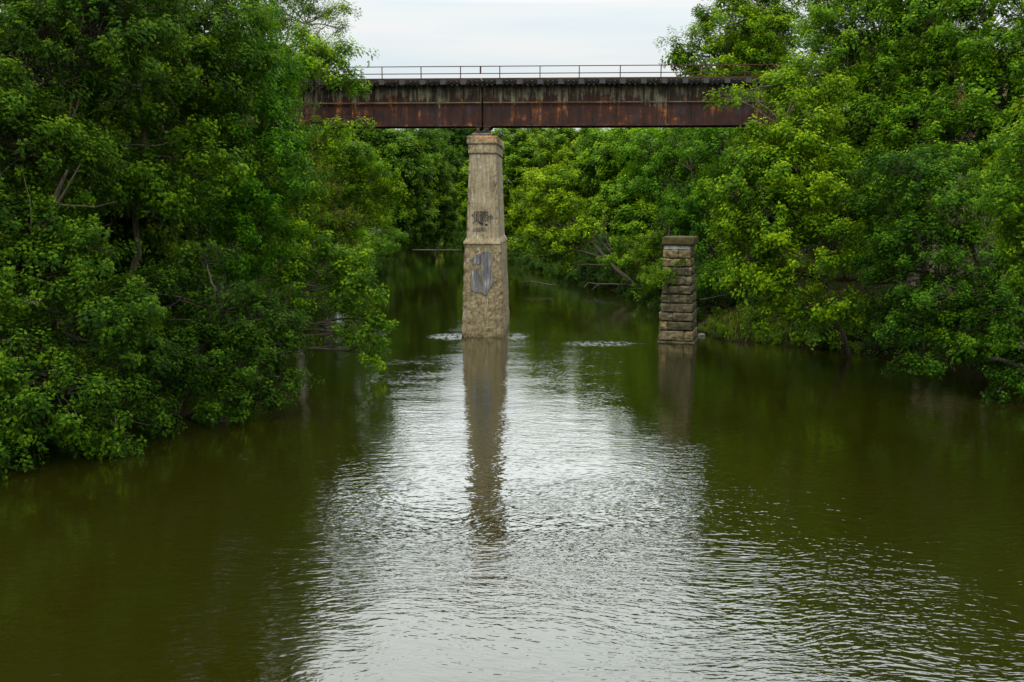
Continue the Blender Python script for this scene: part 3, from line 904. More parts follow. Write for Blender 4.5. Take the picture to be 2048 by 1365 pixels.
def crown_mesh(name, blobs, style, dens, rng, tsize=1.0, mean_tint=0.0, shell=0.5):
    """blobs: (centre xyz, rx, ry, rz) in the tree's own space. Returns (mesh, shoot positions)"""
    C = np.array([b[0] for b in blobs], float); R = np.array([b[1:] for b in blobs], float)
    pos, axs, tin, siz = [], [], [], []
    for bi in range(len(blobs)):
        r = R[bi]
        area = 4 * math.pi * ((((r[0] * r[1]) ** 1.6 + (r[0] * r[2]) ** 1.6 + (r[1] * r[2]) ** 1.6) / 3) ** (1 / 1.6))
        n = max(6, int(area * 2.6 * dens / (tsize * tsize)))
        # most shoots sit on boughs: flattened sprays with dark gaps between them; the rest fill the shell behind
        nb = max(3, int(n / 13)); n1 = int(n * 0.72)
        bd = rng.normal(size=(nb, 3)); bd[:, 2] += 0.15; bd /= np.linalg.norm(bd, axis=1)[:, None]
        bc = C[bi] + bd * r * rng.uniform(.74, 1.08, nb)[:, None]
        pick = rng.integers(0, nb, n1)
        off = rng.normal(size=(n1, 3)) * np.array([0.40, 0.40, 0.20]) * tsize * rng.uniform(.7, 1.5, nb)[pick][:, None]
        off[:, 2] -= 0.22 * (off[:, 0] ** 2 + off[:, 1] ** 2) / tsize
        p1 = bc[pick] + off; d1 = bd[pick] * 0.8 + off / tsize * 0.7
        n2 = n - n1
        d0 = rng.normal(size=(n2, 3)); d0 /= np.linalg.norm(d0, axis=1)[:, None]
        p0 = C[bi] + d0 * r * (0.86 - shell * rng.random(n2) ** 1.4)[:, None]
        p = np.concatenate([p1, p0]); d = np.concatenate([d1, d0])
        bt = np.concatenate([rng.normal(0, .06, nb)[pick], np.zeros(n2)])
        keep = np.ones(n, bool)
        for bj in range(len(blobs)):
            if bj != bi:
                q = (p - C[bj]) / R[bj]
                keep &= ~((np.sum(q * q, 1) < 0.40) & (rng.random(n) < 0.85))
        p, d2 = p[keep], d[keep]
        ax = d2 * 0.75 + np.array([0, 0, 0.75]) + rng.normal(0, .28, d2.shape)
        pos.append(p); axs.append(ax / np.linalg.norm(ax, axis=1)[:, None])
        tin.append(rng.normal(0, .05) + bt[keep] + rng.normal(0, .05, len(p)))
        siz.append(rng.uniform(.7, 1.25, len(p)))
    P, A = np.concatenate(pos), np.concatenate(axs)
    T, S = np.concatenate(tin) + mean_tint, np.concatenate(siz) * tsize
    tm = TUFT[style]
    which = rng.integers(0, len(tm), len(P))
    VV, TT = [], []
    for k, (q, qt) in enumerate(tm):
        sel = np.nonzero(which == k)[0]
        if not len(sel):
            continue
        z = A[sel]; sp_ = rng.uniform(0, 6.28, len(sel))
        ref = np.stack([np.cos(sp_), np.sin(sp_), np.zeros_like(sp_)], 1)
        x = np.cross(ref, z); x /= np.linalg.norm(x, axis=1)[:, None] + 1e-9
        y = np.cross(z, x)
        M = np.stack([x, y, z], 2)                                   # columns are the axes
        v = np.einsum('tij,nkj->tnki', M, q) * S[sel][:, None, None, None] + P[sel][:, None, None, :]
        VV.append(v.reshape(-1, 3)); TT.append((qt[None, :] + T[sel][:, None]).repeat(4, axis=1).ravel())
    V = np.concatenate(VV); tt = np.clip(np.concatenate(TT), 0, 1)
    Q = np.arange(len(V)).reshape(-1, 4)
    return np_mesh(name, V, Q, M_LEAF, tt), P


def trunk_mesh(name, base_r, spine, blobs, tips, bark, rnd, twig=60, extra=()):
    mb = MB()
    n = len(spine)
    mb.tube(spine, [base_r * (1.25 if i == 0 else 1) * lerp(1, 0.3, i / (n - 1)) for i in range(n)], 9)
    for c, rx, ry, rz in blobs:
        c = Vector(c)
        j = min(range(n), key=lambda i: (spine[i] - c).length + max(0, spine[i].z - c.z + 0.6) * 1.3)
        s0 = spine[j]; L = (c - s0).length
        if L < 0.4:
            continue
        r0 = min(base_r * lerp(0.8, 0.25, j / (n - 1)), 0.035 + 0.017 * L)
        pts = wander(s0, c, 6, 0.10, 0.06, rnd)
        mb.tube(pts, [lerp(r0, r0 * 0.35, i / 6) for i in range(7)], 6)
        for _ in range(max(2, int(twig * rx * rx / 14))):
            v = Vector((rnd.gauss(0, 1), rnd.gauss(0, 1), rnd.gauss(0.2, 1))).normalized()
            e = c + Vector((v.x * rx, v.y * ry, v.z * rz)) * rnd.uniform(.75, 1.04)
            st = pts[rnd.randint(3, 6)]
            q = wander(st, e, 4, 0.12, 0.05, rnd)
            mb.tube(q, [lerp(r0 * 0.32 + 0.006, 0.007, i / 4) for i in range(5)], 4)
    for pts, r0 in extra:
        w = []
        for p, q in zip(pts[:-1], pts[1:]):
            w += wander(p, q, 3, 0.05, 0, rnd)[:-1]
        w.append(Vector(pts[-1]))
        mb.tube(w, [lerp(r0, r0 * 0.25, i / (len(w) - 1)) for i in range(len(w))], 6)
    return mb.mesh(name, bark, True)


def tree(name, label, base, blobs, style='maple', dens=1.0, color=(1, 1, 1), trunk_r=0.2, bark=None, lean=None, tsize=1.0, tint=0.0, cat='tree', group=None, extra=(), seed=None, shell=0.5, zbase=None, twig=60):
    """base: x, y on the ground. blobs: (px, py, distance, radius in metres[, flatten]) foliage masses at their real distance"""
    bx, by = base
    bz = gz(bx, by) - 0.15 if zbase is None else zbase
    seed = seed if seed is not None else int(abs(bx * 91 + by * 37)) % 9999
    rng = np.random.default_rng(seed); rnd = random.Random(seed)
    bl = []
    for b in blobs:
        c = at(b[0], b[1], b[2]); r = b[3] * (1.14 if style != 'sparse' else 1.0); fl = b[4] if len(b) > 4 else 0.85
        bl.append(((c[0] - bx, c[1] - by, c[2] - bz), r, r, r * fl))
    root = empty(name, (bx, by, bz))
    tag(root, label, cat, group)
    me, tips = crown_mesh(name + '_crown', bl, style, dens, rng, tsize, tint, shell)
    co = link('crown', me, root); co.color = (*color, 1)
    top = Vector(np.mean([b[0] for b in bl], axis=0)); hi = max(b[0][2] for b in bl)
    top = Vector((top.x, top.y, max(top.z, hi * 0.85)))
    if lean is not None:
        l_ = at(*lean); top = Vector((l_[0] - bx, l_[1] - by, l_[2] - bz))
    spine = wander(Vector((0, 0, -0.3)), top, 8, 0.06, 0.0, rnd)
    ex = [([Vector(at(*p)) - Vector((bx, by, bz)) for p in pts], r0) for pts, r0 in extra]
    link('trunk', trunk_mesh(name + '_trunk', trunk_r, spine, bl, tips, bark or M_BARK, rnd, twig, ex), root)
    return root


G_L = None
# ---- left bank, nearest first
tree('box_elder', 'box elder at left edge nearest the camera with drooping leaves down to the water', (-23.5, 41), [
    (60, 130, 44, 3.0), (200, 70, 45, 2.7), (40, 300, 42, 2.4), (60, 560, 41, 2.0), (170, 500, 42.5, 1.5), (40, 720, 39.5, 1.9), (130, 790, 39.5, 1.9),
    (230, 820, 41, 1.5), (200, 640, 41.5, 1.9), (20, 840, 38.5, 1.0), (130, 330, 44, 2.0), (100, -70, 45, 3.2), (250, -50, 47, 2.8), (-60, 450, 41, 2.4), (-80, 200, 42, 3.0), (-60, 700, 39, 2.2), (160, 870, 40.5, 0.9), (250, 890, 41, 0.7), (60, 470, 41.5, 1.4)],
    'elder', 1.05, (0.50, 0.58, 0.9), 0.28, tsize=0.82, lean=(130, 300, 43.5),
    extra=[([(60, 500, 42), (95, 430, 41.7), (135, 340, 41.6)], 0.22), ([(80, 470, 41.4), (120, 400, 41.3), (160, 330, 41.4)], 0.10), ([(120, 410, 41), (190, 415, 40.8), (235, 403, 40.7)], 0.035),
           ([(40, 330, 41), (60, 400, 40), (62, 470, 39.5)], 0.02)], twig=90)
tree('open_box_elder', 'open crowned tree with bare arching grey branches behind the left edge tree', (-20.5, 51), [
    (330, 130, 52, 2.7), (250, 250, 50, 1.9), (300, 360, 50, 1.9), (420, 170, 53, 2.2), (430, 50, 54, 2.7), (380, -60, 54, 3.0), (400, 320, 51, 1.5), (210, 380, 48, 1.5), (330, 250, 52, 2.0)],
    'elder', 0.95, (0.78, 0.85, 0.8), 0.22, M_BARK,
    extra=[([(205, 255, 48.5), (240, 195, 48), (300, 162, 47.5), (352, 140, 47.5)], 0.07), ([(300, 161, 47.5), (345, 165, 47), (385, 170, 46.8)], 0.04), ([(305, 162, 47.4), (340, 195, 47), (355, 225, 47)], 0.03),
           ([(240, 290, 48), (310, 293, 47.3), (356, 282, 47)], 0.06), ([(165, 268, 47), (230, 245, 47)], 0.03), ([(320, 50, 49), (350, 35, 48.6), (380, 25, 48.4)], 0.035)], twig=90)
tree('dense_maple', 'dense dark round tree with hanging foliage between left edge and bridge end', (-17.5, 59), [
    (480, 190, 58, 2.9), (520, 330, 57, 2.4), (440, 400, 57, 2.2), (520, 450, 57, 1.9), (560, 250, 58, 1.4), (450, 40, 60, 2.7), (490, 520, 56.5, 1.2), (540, 150, 59, 1.7), (400, 280, 58, 2.2), (575, 340, 57.5, 0.9)],
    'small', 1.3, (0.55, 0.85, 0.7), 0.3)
tree('overhanging_maple', 'low bushy maple leaning over the water below the dense dark tree', (-16.5, 48), [
    (400, 520, 49, 1.2), (330, 590, 48, 1.6), (450, 620, 48, 1.8), (530, 640, 48.5, 1.3), (380, 720, 46.5, 1.8), (510, 750, 47.5, 1.4), (450, 800, 46.5, 1.2), (300, 740, 45, 1.8),
    (575, 690, 48.5, 0.8), (300, 830, 43.5, 0.9), (545, 800, 47.5, 0.6), (590, 760, 48, 0.5), (270, 590, 46, 1.3)],
    'maple', 1.1, (0.32, 0.41, 0.8), 0.2, tsize=0.82, extra=[([(330, 620, 45.5), (360, 600, 45), (412, 618, 44.8)], 0.025), ([(330, 640, 45.4), (380, 640, 44.9), (415, 655, 44.8)], 0.02), ([(350, 610, 45.2), (372, 585, 45)], 0.015)], twig=90)  # low leaf tint carries the local shade of the left bank
tree('limb_tree', 'tree stretching one long grey limb of bright leaves out over the river', (-17.5, 61), [
    (600, 525, 60, 1.1), (665, 535, 60, 1.1), (715, 575, 60, 1.0), (735, 645, 60, 0.8, 1.2), (690, 605, 60, 0.7), (640, 490, 60.5, 0.8), (730, 515, 60, 0.5), (755, 690, 60, 0.5, 1.3), (740, 705, 60, 0.35, 1.3), (690, 655, 60, 0.5), (560, 560, 59.5, 0.9), (570, 490, 60, 0.9), (705, 670, 60, 0.4), (600, 600, 59, 0.7)],
    'elder', 1.0, (1.0, 1.05, 0.9), 0.2, M_BARK, extra=[([(400, 600, 60), (450, 577, 58.6), (500, 565, 58.4), (560, 560, 58.6), (640, 575, 59)], 0.11), ([(510, 566, 58.5), (512, 590, 58.3), (518, 622, 58.2)], 0.025)])
tree('bridge_box_elder', 'bright green box elder hanging in front of the bridge left end', (-17.2, 70), [
    (610, 120, 72, 1.8), (672, 130, 72, 1.3), (555, 150, 71, 2.0), (565, 190, 71, 0.9), (690, 258, 71, 0.6), (725, 250, 71, 0.4), (645, 248, 71, 0.5), (705, 165, 72, 0.75), (570, 300, 70, 1.5), (625, 90, 72.5, 0.8), (660, 290, 71, 0.9), (695, 100, 72, 0.7), (600, 380, 70.5, 1.3), (615, 450, 70, 1.3), (590, 500, 69, 1.3)],
    'elder', 1.05, (1.35, 1.3, 0.8), 0.2, M_BARK, extra=[([(600, 230, 70.5), (618, 190, 70.4), (640, 165, 70.6)], 0.07), ([(588, 330, 70), (640, 290, 70.4), (700, 262, 70.6)], 0.05)])
tree('sycamore', 'tall sparse sycamore with airy leaves against the sky left of bridge', (-22, 99), [
    (560, 40, 98, 1.9), (610, 70, 98, 1.5), (655, 30, 98, 1.2), (685, 60, 98, 0.8), (690, 15, 98, 0.8), (600, 5, 98, 1.8), (530, 110, 98, 1.9), (695, 105, 98, 0.7), (655, 95, 98, 0.9), (540, -20, 99, 2.5), (580, 120, 98, 1.3), (640, -20, 98, 1.2), (520, 20, 99, 2)],
    'sparse', 2.3, (1.35, 1.2, 1.2), 0.3, M_PALEBARK, shell=0.8, twig=160,
    extra=[([(560, 140, 98), (575, 70, 98), (600, -20, 98)], 0.12), ([(600, 120, 98), (640, 60, 98), (668, 40, 98), (690, 20, 98)], 0.06), ([(640, 90, 98), (690, 50, 98), (712, 55, 98)], 0.04)])
tree('streamside_box_elder', 'bright bushy box elder below the bridge on the left shore', (-19.5, 87), [
    (740, 345, 86, 1.7), (705, 310, 86, 1.4), (775, 375, 86, 1.0), (690, 380, 86, 1.6), (745, 415, 86, 1.3), (650, 320, 86, 1.7), (760, 450, 86, 0.8), (790, 350, 86, 0.5), (700, 450, 86, 1.2)],
    'elder', 1.1, (1.3, 1.3, 0.8), 0.18)
tree('vine_covered_tree', 'dull brownish vine covered tree under the left end of bridge', (-20.5, 79), [
    (625, 300, 82, 1.5), (640, 385, 80, 1.8), (690, 440, 81, 1.3), (600, 420, 78, 1.7), (570, 370, 76, 1.8), (650, 460, 80, 1.5), (690, 500, 83, 1.0), (620, 500, 78, 1.3)],
    'small', 0.9, (1.15, 0.85, 1.3), 0.2, M_BARK, shell=0.7, twig=130, extra=[([(580, 420, 77), (625, 385, 77.5), (680, 360, 78)], 0.05), ([(560, 430, 77), (620, 425, 77), (680, 460, 77.6)], 0.03)])
tree('shore_shrub', 'dark shrub drooping to the water on left shore past the long limb', (-20, 96), [
    (700, 510, 95, 1.5), (740, 490, 103, 1.8), (765, 480, 122, 2.0), (670, 560, 88, 1.3), (720, 540, 96, 1.0), (640, 560, 84, 1.4)], 'maple', 1.0, (0.65, 0.8, 0.8), 0.12, cat='shrub')
# ---- left, farther along the bend
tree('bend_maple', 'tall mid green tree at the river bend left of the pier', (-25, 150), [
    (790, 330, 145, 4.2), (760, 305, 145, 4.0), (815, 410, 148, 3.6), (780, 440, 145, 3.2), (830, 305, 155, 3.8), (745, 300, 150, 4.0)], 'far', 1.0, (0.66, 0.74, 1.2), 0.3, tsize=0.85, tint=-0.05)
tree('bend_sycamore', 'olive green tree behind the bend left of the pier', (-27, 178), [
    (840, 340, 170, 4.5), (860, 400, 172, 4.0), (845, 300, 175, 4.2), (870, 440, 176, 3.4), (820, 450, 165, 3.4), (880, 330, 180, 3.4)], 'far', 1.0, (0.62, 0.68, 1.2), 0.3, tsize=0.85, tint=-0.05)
tree('shaded_far_tree', 'dark far tree in the gap just left of the pier', (-22, 252), [
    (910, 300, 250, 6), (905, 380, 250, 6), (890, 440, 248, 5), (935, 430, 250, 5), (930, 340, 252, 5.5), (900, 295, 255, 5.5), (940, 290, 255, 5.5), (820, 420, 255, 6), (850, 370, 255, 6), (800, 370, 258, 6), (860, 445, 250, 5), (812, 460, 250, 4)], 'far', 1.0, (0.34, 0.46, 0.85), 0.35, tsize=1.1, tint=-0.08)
tree('young_far_tree', 'small bright tree peeking out behind the pier left side', (-17, 205), [
    (928, 360, 200, 2.2), (920, 390, 200, 1.9), (940, 400, 200, 2.4), (950, 350, 200, 2.2), (930, 430, 202, 1.8)], 'far', 1.0, (1.0, 1.05, 1.0), 0.16)
# ---- right, far to near
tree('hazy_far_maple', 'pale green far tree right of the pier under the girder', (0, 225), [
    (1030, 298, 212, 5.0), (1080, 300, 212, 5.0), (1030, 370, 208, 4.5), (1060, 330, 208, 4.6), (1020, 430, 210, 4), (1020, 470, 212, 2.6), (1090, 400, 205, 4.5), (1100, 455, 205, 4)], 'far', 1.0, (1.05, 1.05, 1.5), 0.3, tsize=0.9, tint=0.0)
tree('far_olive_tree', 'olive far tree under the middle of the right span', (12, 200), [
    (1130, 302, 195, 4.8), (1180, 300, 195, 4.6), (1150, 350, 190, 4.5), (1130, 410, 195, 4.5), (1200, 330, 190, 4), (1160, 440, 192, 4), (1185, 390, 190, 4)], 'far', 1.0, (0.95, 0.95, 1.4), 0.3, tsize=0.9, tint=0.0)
tree('leaning_yellow_tree', 'yellow green tree leaning far out over the water on a slanting trunk', (14.8, 115), [
    (1090, 372, 124, 2.6), (1062, 415, 125, 2.2), (1125, 420, 123, 2.6), (1080, 465, 124, 2.4), (1130, 352, 123, 1.6), (1150, 490, 121, 1.7), (1172, 455, 120, 1.3), (1050, 480, 125, 1.5), (1115, 500, 122, 1.7), (1080, 515, 123, 1.2), (1190, 420, 121, 1.0), (1200, 455, 119, 0.8), (1130, 535, 122, 0.9)],
    'maple', 1.0, (1.38, 1.28, 0.8), 0.3, lean=(1120, 410, 122.5), tsize=1.35, tint=0.10,
    extra=[([(1285, 560, 115), (1240, 525, 117), (1200, 480, 119), (1160, 440, 120.5)], 0.3), ([(1225, 505, 117), (1205, 465, 117), (1212, 440, 117.5)], 0.12)])
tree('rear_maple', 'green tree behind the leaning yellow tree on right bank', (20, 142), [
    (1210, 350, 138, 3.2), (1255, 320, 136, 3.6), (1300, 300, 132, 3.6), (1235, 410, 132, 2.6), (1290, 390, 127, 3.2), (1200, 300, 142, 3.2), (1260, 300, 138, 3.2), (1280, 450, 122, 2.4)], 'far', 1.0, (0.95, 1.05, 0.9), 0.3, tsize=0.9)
tree('bank_bush', 'light green bush spreading over the shore left of stone pier', (15.6, 107), [
    (1258, 528, 110, 1.4), (1305, 520, 106, 1.5), (1325, 555, 101, 1.1), (1240, 490, 112, 1.3), (1222, 522, 112, 1.0), (1300, 575, 103, 0.8), (1340, 530, 100, 0.9), (1285, 490, 108, 1.3), (1320, 480, 104, 1.2)],
    'maple', 1.0, (1.3, 1.25, 0.8), 0.12, tsize=1.1, cat='shrub')
tree('shaded_maple', 'dense dark tree rising right behind the stone pier', (19.5, 96), [
    (1385, 300, 98, 3.1), (1335, 370, 99, 2.7), (1400, 400, 93, 2.7), (1425, 500, 89, 2.2), (1355, 450, 96, 2.1), (1445, 300, 92, 2.8), (1410, 570, 86, 1.3), (1300, 310, 104, 2.8), (1350, 305, 102, 2.6), (1440, 560, 84, 1.3)],
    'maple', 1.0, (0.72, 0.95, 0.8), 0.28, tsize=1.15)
tree('skyline_maple', 'bright tree crown standing against the sky above the right span', (21, 99), [
    (1400, 95, 98, 2.4), (1470, 60, 98, 3.0), (1365, 115, 98, 1.2), (1540, 80, 98, 3.2), (1480, -30, 100, 3.4), (1565, 10, 100, 3.2), (1410, 40, 100, 1.6), (1440, 130, 97, 2.2), (1350, 90, 99, 0.7), (1520, 160, 97, 2.5)],
    'maple', 0.95, (1.25, 1.2, 0.9), 0.3, tsize=1.15, extra=[([(1560, 150, 95.5), (1530, 110, 95.5), (1505, 60, 95.5)], 0.12)])
tree('broad_box_elder', 'broad box elder on right bank with leaves covering the right end of bridge', (23, 67), [
    (1520, 320, 65, 2.1), (1600, 250, 65, 2.2), (1480, 390, 64.5, 1.9), (1550, 440, 63.5, 2.3), (1640, 370, 64, 2.3), (1495, 520, 64, 1.7), (1580, 560, 63, 1.9), (1660, 500, 62.5, 2.1), (1610, 640, 62, 1.1), (1530, 625, 64, 1.1), (1590, 170, 67, 1.5),
    (1475, 185, 67, 0.7, 0.6), (1435, 195, 67, 0.5, 0.7), (1690, 610, 61.5, 1.3), (1450, 450, 65, 1.0), (1620, 180, 67, 2.0), (1570, 340, 63.5, 1.7)],
    'elder', 1.05, (1.12, 1.10, 0.8), 0.28, M_BARK, tint=0.04,
    extra=[([(1600, 235, 66), (1560, 170, 66), (1520, 175, 65.8), (1475, 188, 66)], 0.09), ([(1525, 170, 65.8), (1480, 205, 65.6), (1450, 215, 65.6)], 0.04), ([(1520, 370, 62), (1530, 420, 61.6), (1555, 425, 61.5)], 0.02), ([(1400, 600, 66), (1450, 590, 65.5), (1490, 585, 65)], 0.03)])
tree('tall_bank_maple', 'tall tree at top right rising above the box elder', (31, 73), [
    (1660, 140, 73, 2.7), (1750, 80, 73, 2.9), (1690, 30, 75, 2.6), (1790, 180, 71, 2.8), (1740, 260, 69, 2.3), (1700, -40, 77, 2.4), (1720, 380, 66, 2.0), (1830, 250, 68, 2.2), (1660, 60, 75, 1.8), (1800, -20, 74, 3), (1800, 330, 66, 2.0)],
    'elder', 1.0, (0.92, 1.0, 0.8), 0.3)
tree('corner_maple', 'large tree filling the upper right corner of the view', (38, 66), [
    (1850, 60, 70, 3.2), (1900, 160, 68, 3.0), (1980, 60, 66, 3.2), (1870, -50, 71, 3.2), (1990, 220, 64, 2.8), (1920, 290, 62, 2.5), (2060, 130, 64, 3), (2000, -40, 67, 3), (2060, 300, 60, 2.6), (1980, 380, 60, 2.2)],
    'maple', 1.0, (0.88, 1.0, 0.8), 0.32)
tree('drooping_maple', 'dark shaded tree drooping low over the water on near right bank', (30.5, 57), [
    (1820, 350, 58, 2.0), (1900, 410, 56.5, 2.2), (1850, 490, 56, 2.0), (1780, 430, 59, 1.6), (1960, 530, 55, 2.1), (1880, 600, 55, 1.8), (1820, 660, 55, 1.1), (1950, 670, 54, 1.7), (1815, 730, 54.5, 0.55), (2020, 620, 53, 1.8), (1995, 785, 51.5, 0.5), (2045, 750, 52, 0.9), (1750, 540, 60, 1.2), (1860, 720, 54, 0.7), (1800, 570, 56.5, 1.3), (2060, 500, 54, 2)],
    'maple', 1.05, (0.46, 0.62, 0.85), 0.25, tsize=0.85)  # leaf tint darkened to paint in the deep shade under the overhang
tree('edge_box_elder', 'bright leafy branch ends entering at the right edge nearest the camera', (27.5, 43), [
    (2050, 320, 43, 1.2), (2030, 400, 43, 1.0), (2060, 470, 43, 1.3), (2040, 540, 43, 0.9), (2090, 400, 43, 1.8), (2120, 250, 43, 1.8), (2110, 560, 42.5, 1.6), (2040, 470, 43, .8), (2010, 440, 43, .5)],
    'elder', 1.0, (1.0, 1.05, 0.8), 0.22, tint=0.0, tsize=0.82)

# ---- woods behind the front trees: one grown tree, copied whole
def generic(seed, style, h, w):
    rng = np.random.default_rng(seed); rnd = random.Random(seed)
    bl = []
    for i in range(17):
        t = i / 16; z = lerp(h * 0.16, h * 0.93, t); rad = w * math.sin(math.pi * (0.2 + 0.72 * t)) ** 0.8
        a = i * 2.4
        bl.append(((math.cos(a) * rad * 0.55, math.sin(a) * rad * 0.55, z), rad * 0.55 + 0.9, rad * 0.55 + 0.9, rad * 0.42 + 0.9))
    me, tips = crown_mesh('woodland_crown', bl, style, 0.95, rng, 1.05)
    tr_ = trunk_mesh('woodland_trunk', 0.32, wander((0, 0, -0.5), (0, 0, h * 0.9), 8, 0.03, 0, rnd), bl, tips, M_BARK, rnd, 30)
    return me, tr_


PROTO = [generic(5, 'far', 25, 5.2), generic(9, 'far', 29, 5.8)]
WOOD = [
    # left
    (-31, 48, 0, 'tall woodland tree behind the trees at left edge of view'), (-27, 64, 1, 'tall woodland tree behind the open crowned left tree'), (-36, 60, 1, 'tall left woodland tree set back behind arching branches'),
    (-29, 78, 0, 'woodland tree behind the dense dark left tree'), (-33, 92, 1, 'woodland tree beside left bridge end behind dense foliage'), (-28, 112, 0, 'woodland tree behind sparse sycamore'),
    (-30, 130, 0, 'woodland tree past left shore behind the bridge'), (-38, 150, 1, 'woodland tree behind the bend maple'), (-42, 178, 0, 'woodland tree far left behind river bend'),
    # right
    (33, 84, 0, 'woodland tree right behind the bridge end among dense crowns'), (43, 80, 1, 'woodland tree behind the tall upper right tree'), (27, 112, 1, 'woodland tree behind the skyline maple'), (36, 60, 0, 'woodland tree behind dark drooping right tree'),
    (46, 56, 1, 'woodland tree at far right edge behind the corner tree'), (35, 104, 0, 'woodland tree behind the bridge right end'), (30, 132, 0, 'woodland tree behind the stone pier thicket'), (28, 160, 1, 'woodland tree under right span behind green crowns'),
    (24, 184, 0, 'woodland tree behind olive far tree'), (37, 178, 1, 'woodland tree deep in the right bank wood'), (14, 232, 0, 'far woodland tree right of pale green far tree'), (26, 240, 1, 'far woodland tree behind olive trees under right span'),
    (8, 262, 1, 'far woodland tree in the gap right of the pier top'), (16, 268, 0, 'far woodland tree behind the hazy far maple'), (38, 262, 1, 'far woodland tree at the back of the right span'), (20, 205, 0, 'woodland tree between the olive tree and right bank'),
    (24, 124, 0, 'woodland tree behind the leaning yellow tree trunk'), (-24, 118, 0, 'woodland tree behind the streamside box elder'), (-30, 205, 1, 'woodland tree left of the bend sycamore'),
    # across the bend
    (-8, 258, 0, 'far woodland tree directly behind the pier'), (-34, 266, 0, 'far woodland tree left of the dark gap tree'), (-46, 262, 0, 'far woodland tree above the sandbar at left'), (4, 252, 0, 'far woodland tree just right of the pier'), (-20, 280, 1, 'rear far woodland tree behind the dark gap tree'),
]
for i, (x, y, k, lab) in enumerate(WOOD):
    me, tr_ = PROTO[k]
    r = empty('woodland_tree', (x, y, gz(x, y) - 0.2), i * 2.1)
    far = y > 150
    s = random.uniform(0.88, 1.02) * (0.82 if far else 1.0) * (0.72 if (y > 225) else 1.0)
    r.scale = (s * (1.25 if y > 225 else 1),) * 2 + (s,)
    tag(r, lab, 'tree', 'woodland trees behind the front rows')
    c = link('crown', me, r); v = random.uniform(0.62, 0.9); c.color = (v * random.uniform(.9, 1.1), v, v, 1)
    link('trunk', tr_, r)

# ---- undergrowth along the banks
def undergrowth(name, label, pts, style, dens, color, tsize=0.6):
    bl = [((x, y, gz(x, y) + r * 0.35), r, r, r * 0.8) for x, y, r in pts]
    me, _ = crown_mesh(name, bl, style, dens, np.random.default_rng(len(pts) * 7 + 1), tsize)
    o = link(name, me); o.color = (*color, 1)
    tag(o, label, kind='stuff')
    return o


rs = random.Random(21)
pl = []
for y in np.arange(26, 250, 2.6):
    for side in (-1, 1):
        # walk out from the middle to the bank
        cx = np.interp(y, RIVER[:, 1], RIVER[:, 0]); x = cx
        while bank_distance(np.array([x]), np.array([float(y)]))[0] < -0.5 + rs.random() * 0.9:
            x += side * 0.5
            if abs(x) > 80: break
        for k in range(4):
            xx = x + side * (k * 2.8 + (1.2 if side > 0 and y < 66 else 0))
            if side > 0 and 62 < y < 84 and xx < 21: continue
            pl.append((xx + rs.uniform(-.4, .4), y + rs.uniform(-.8, .8), rs.uniform(0.8, 1.4) * (1 + 0.22 * k) * (1 if y < 120 else 1.5)))
for x in np.arange(-90, 66, 3.2):
    y = 236.0 if x < -8 else 244.0
    while bank_distance(np.array([float(x)]), np.array([y]))[0] < 0.8 and y < 330: y += 0.7
    for k in range(3): pl.append((x + rs.uniform(-1, 1), y + k * 4 + rs.uniform(-1, 1), rs.uniform(2.4, 3.4) + k * 0.5))
for px_, py_ in ((-40, 945), (0, 925), (20, 935)):
    tz_ = -ray(px_, py_)[1]; Y_ = H / tz_; pl.append((ray(px_, py_)[0] * Y_, Y_, rs.uniform(.8, 1.2)))
undergrowth('undergrowth', 'dark bushy undergrowth along both river banks', pl, 'maple', 0.9, (0.30, 0.40, 0.7), 1.0)  # tint lowered so the shade beneath the bank trees is in the leaf colour
pl = []
for _ in range(150):
    px = rs.uniform(1385, 1760); Y = rs.uniform(64, 83)
    x = ray(px, 690)[0] * Y
    if gz(x, Y) > 0.02: pl.append((x, Y, rs.uniform(.25, .7)))
undergrowth('weeds', 'low olive weeds and brush on the right bank beside stone pier', pl, 'small', 1.0, (0.85, 0.80, 0.7), 0.55)

# grass blades on the right shelf
gv, gt = [], []
rg = np.random.default_rng(8)
for _ in range(5200):
    px = rg.uniform(1378, 1660); Y = rg.uniform(66, 82); x = ray(px, 690)[0] * Y
    z = gz(x, Y)
    if z < 0.0 or z > 2.2: continue
    h_ = rg.uniform(.15, .55); a = rg.uniform(0, 6.28); w_ = 0.018
    b0 = np.array([x, Y, z - 0.03]); sd3 = np.array([math.cos(a), math.sin(a), 0]) * w_; ln = np.array([rg.normal(0, .35), rg.normal(0, .35), 1]) * h_
    gv += [b0 - sd3, b0 + sd3, b0 + ln + sd3 * .3, b0 + ln - sd3 * .3]; gt += [rg.uniform(.3, .75)] * 4
gv = np.array(gv)
go = link('grass', np_mesh('grass', gv, np.arange(len(gv)).reshape(-1, 4), M_LEAF, np.array(gt))); go.color = (1.1, 0.85, 0.9, 1)
tag(go, 'thin grass on the low right bank beside stone pier', kind='stuff')

# ------------------------------------------------------------------ small things on the water and shore
def stick(name, label, cat, pts, r0, branches=(), m_=None):
    mb = MB(); o_ = Vector(pts[0])
    w = []
    for p, q in zip(pts[:-1], pts[1:]):
        w += wander(Vector(p) - o_, Vector(q) - o_, 4, 0.06)[:-1]
    w.append(Vector(pts[-1]) - o_)
    mb.tube(w, [lerp(r0, r0 * 0.3, i / (len(w) - 1)) for i in range(len(w))], 8)
    for bpts, r1 in branches:
        mb.tube([Vector(p) - o_ for p in bpts], [lerp(r1, r1 * .3, i / (len(bpts) - 1)) for i in range(len(bpts))], 6)
    ob = mb.build(name, m_ or M_DRIFT, None, True); ob.location = o_
    return tag(ob, label, cat)


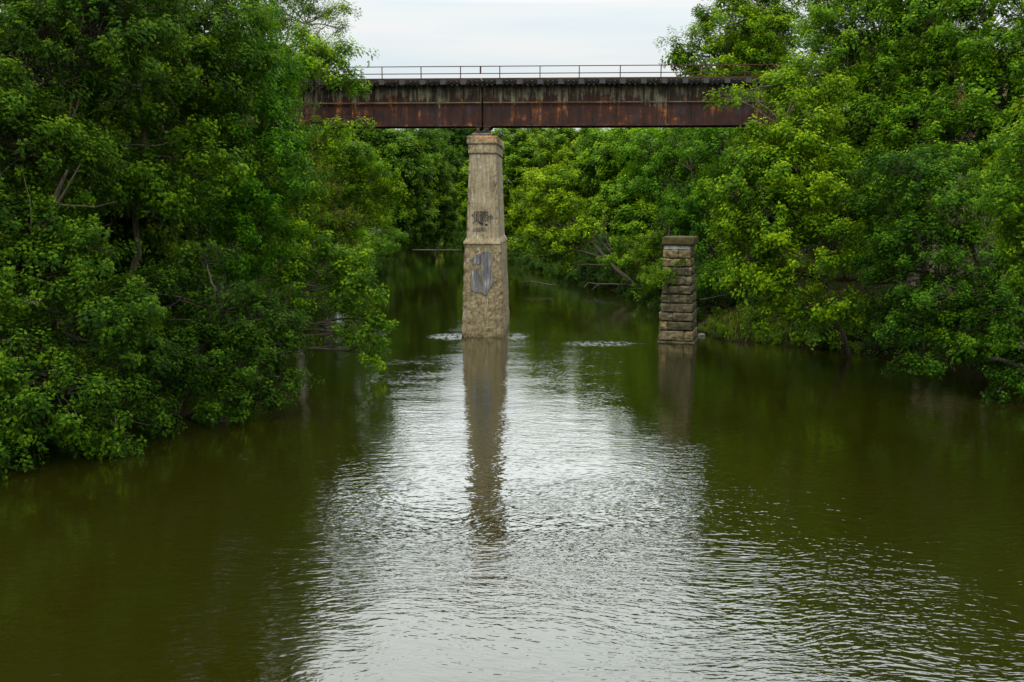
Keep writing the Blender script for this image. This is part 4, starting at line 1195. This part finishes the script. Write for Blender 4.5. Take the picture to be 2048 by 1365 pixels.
stick('driftwood_log', 'fallen log half sunk off the shore left of stone pier', 'log', [at(1290, 572, 112), at(1240, 570, 114), at(1176, 566, 117), at(1168, 576, 115)], 0.16, [([at(1200, 568, 116), at(1190, 575, 115.5), at(1182, 581, 115)], 0.08), ([at(1250, 570, 114), at(1262, 560, 113), at(1280, 552, 113)], 0.07)])
stick('dead_branch', 'thin dead branch lying on the water right of the pier', 'branch', [at(1108, 571, 117), at(1080, 566, 118.5), at(1062, 563, 119), at(1044, 566, 119)], 0.10, [([at(1075, 565, 118.6), at(1060, 569, 118), at(1050, 572, 117)], 0.04)])
stick('bare_sapling', 'small bare twisted sapling sprouting beside the stone pier cap', 'sapling', [at(1338, 485, SY + 3.2), at(1338, 455, SY + 3.1), at(1336, 448, SY + 3.1)], 0.07,
      [([at(1337, 458, SY + 3.1), at(1318, 446, SY + 3), at(1296, 450, SY + 2.9)], 0.04), ([at(1338, 450, SY + 3.1), at(1330, 432, SY + 3.2), at(1316, 428, SY + 3.2)], 0.03), ([at(1338, 462, SY + 3.1), at(1314, 466, SY + 3), at(1304, 472, SY + 3)], 0.035), ([at(1337, 449, SY + 3.1), at(1350, 436, SY + 3.2), at(1366, 436, SY + 3.2)], 0.02)], M_BARK)
rk = MB(); rp = at(1403, 656, 78)
block(rk, -0.27, 0.24, -0.25, 0.25, -0.2, 0.14, 0.5, 5, 0.12, 0.13)
ro = rk.build('rock', M_ROCK, None, True); ro.location = (rp[0], rp[1], gz(rp[0], rp[1]) + 0.12)
tag(ro, 'pale rounded rock on the bank right of the stone pier', 'rock')
tree('creeper_sprig', 'leafy sprig hanging across the stone pier front', (SX - 1.6, SY - 0.6), [(1340, 545, SY - 0.6, 0.35), (1355, 530, SY - 0.6, 0.25), (1330, 560, SY - 0.6, 0.4), (1318, 545, SY - 0.5, 0.5), (1365, 520, SY - 0.6, 0.15)],
     'small', 1.0, (1.0, 1.0, 0.8), 0.03, tsize=0.6, cat='creeper', zbase=-0.4)
# sandbar with a weed at the bend
sb = MB()
cx, cy, _ = at(880, 488, 232)
ring = [(cx + math.cos(a) * 6.5 * (1 + .12 * math.sin(3 * a)), 222 + math.sin(a) * 1.3) for a in np.linspace(0, 2 * math.pi, 28, endpoint=False)]
n = len(ring)
sb.add([(x, y, -0.4) for x, y in ring] + [(cx + (x - cx) * .8, 222 + (y - 222) * .6, 0.05) for x, y in ring], [(i, (i + 1) % n, (i + 1) % n + n, i + n) for i in range(n)] + [tuple(range(n, 2 * n))])
tag(sb.build('sandbar', M_SAND), 'thin pale sandbar at the far river bend', kind='structure')
tree('reed_clump', 'small straw coloured weed on the sandbar at the bend', (at(880, 488, 222)[0], 222), [(880, 482, 222, 0.5, 1.2), (878, 476, 222, 0.3, 1.2), (884, 478, 222, 0.3)], 'small', 0.6, (2.6, 1.7, 1.5), 0.02, M_DRIFT, tsize=0.9, cat='plant', zbase=0.0)
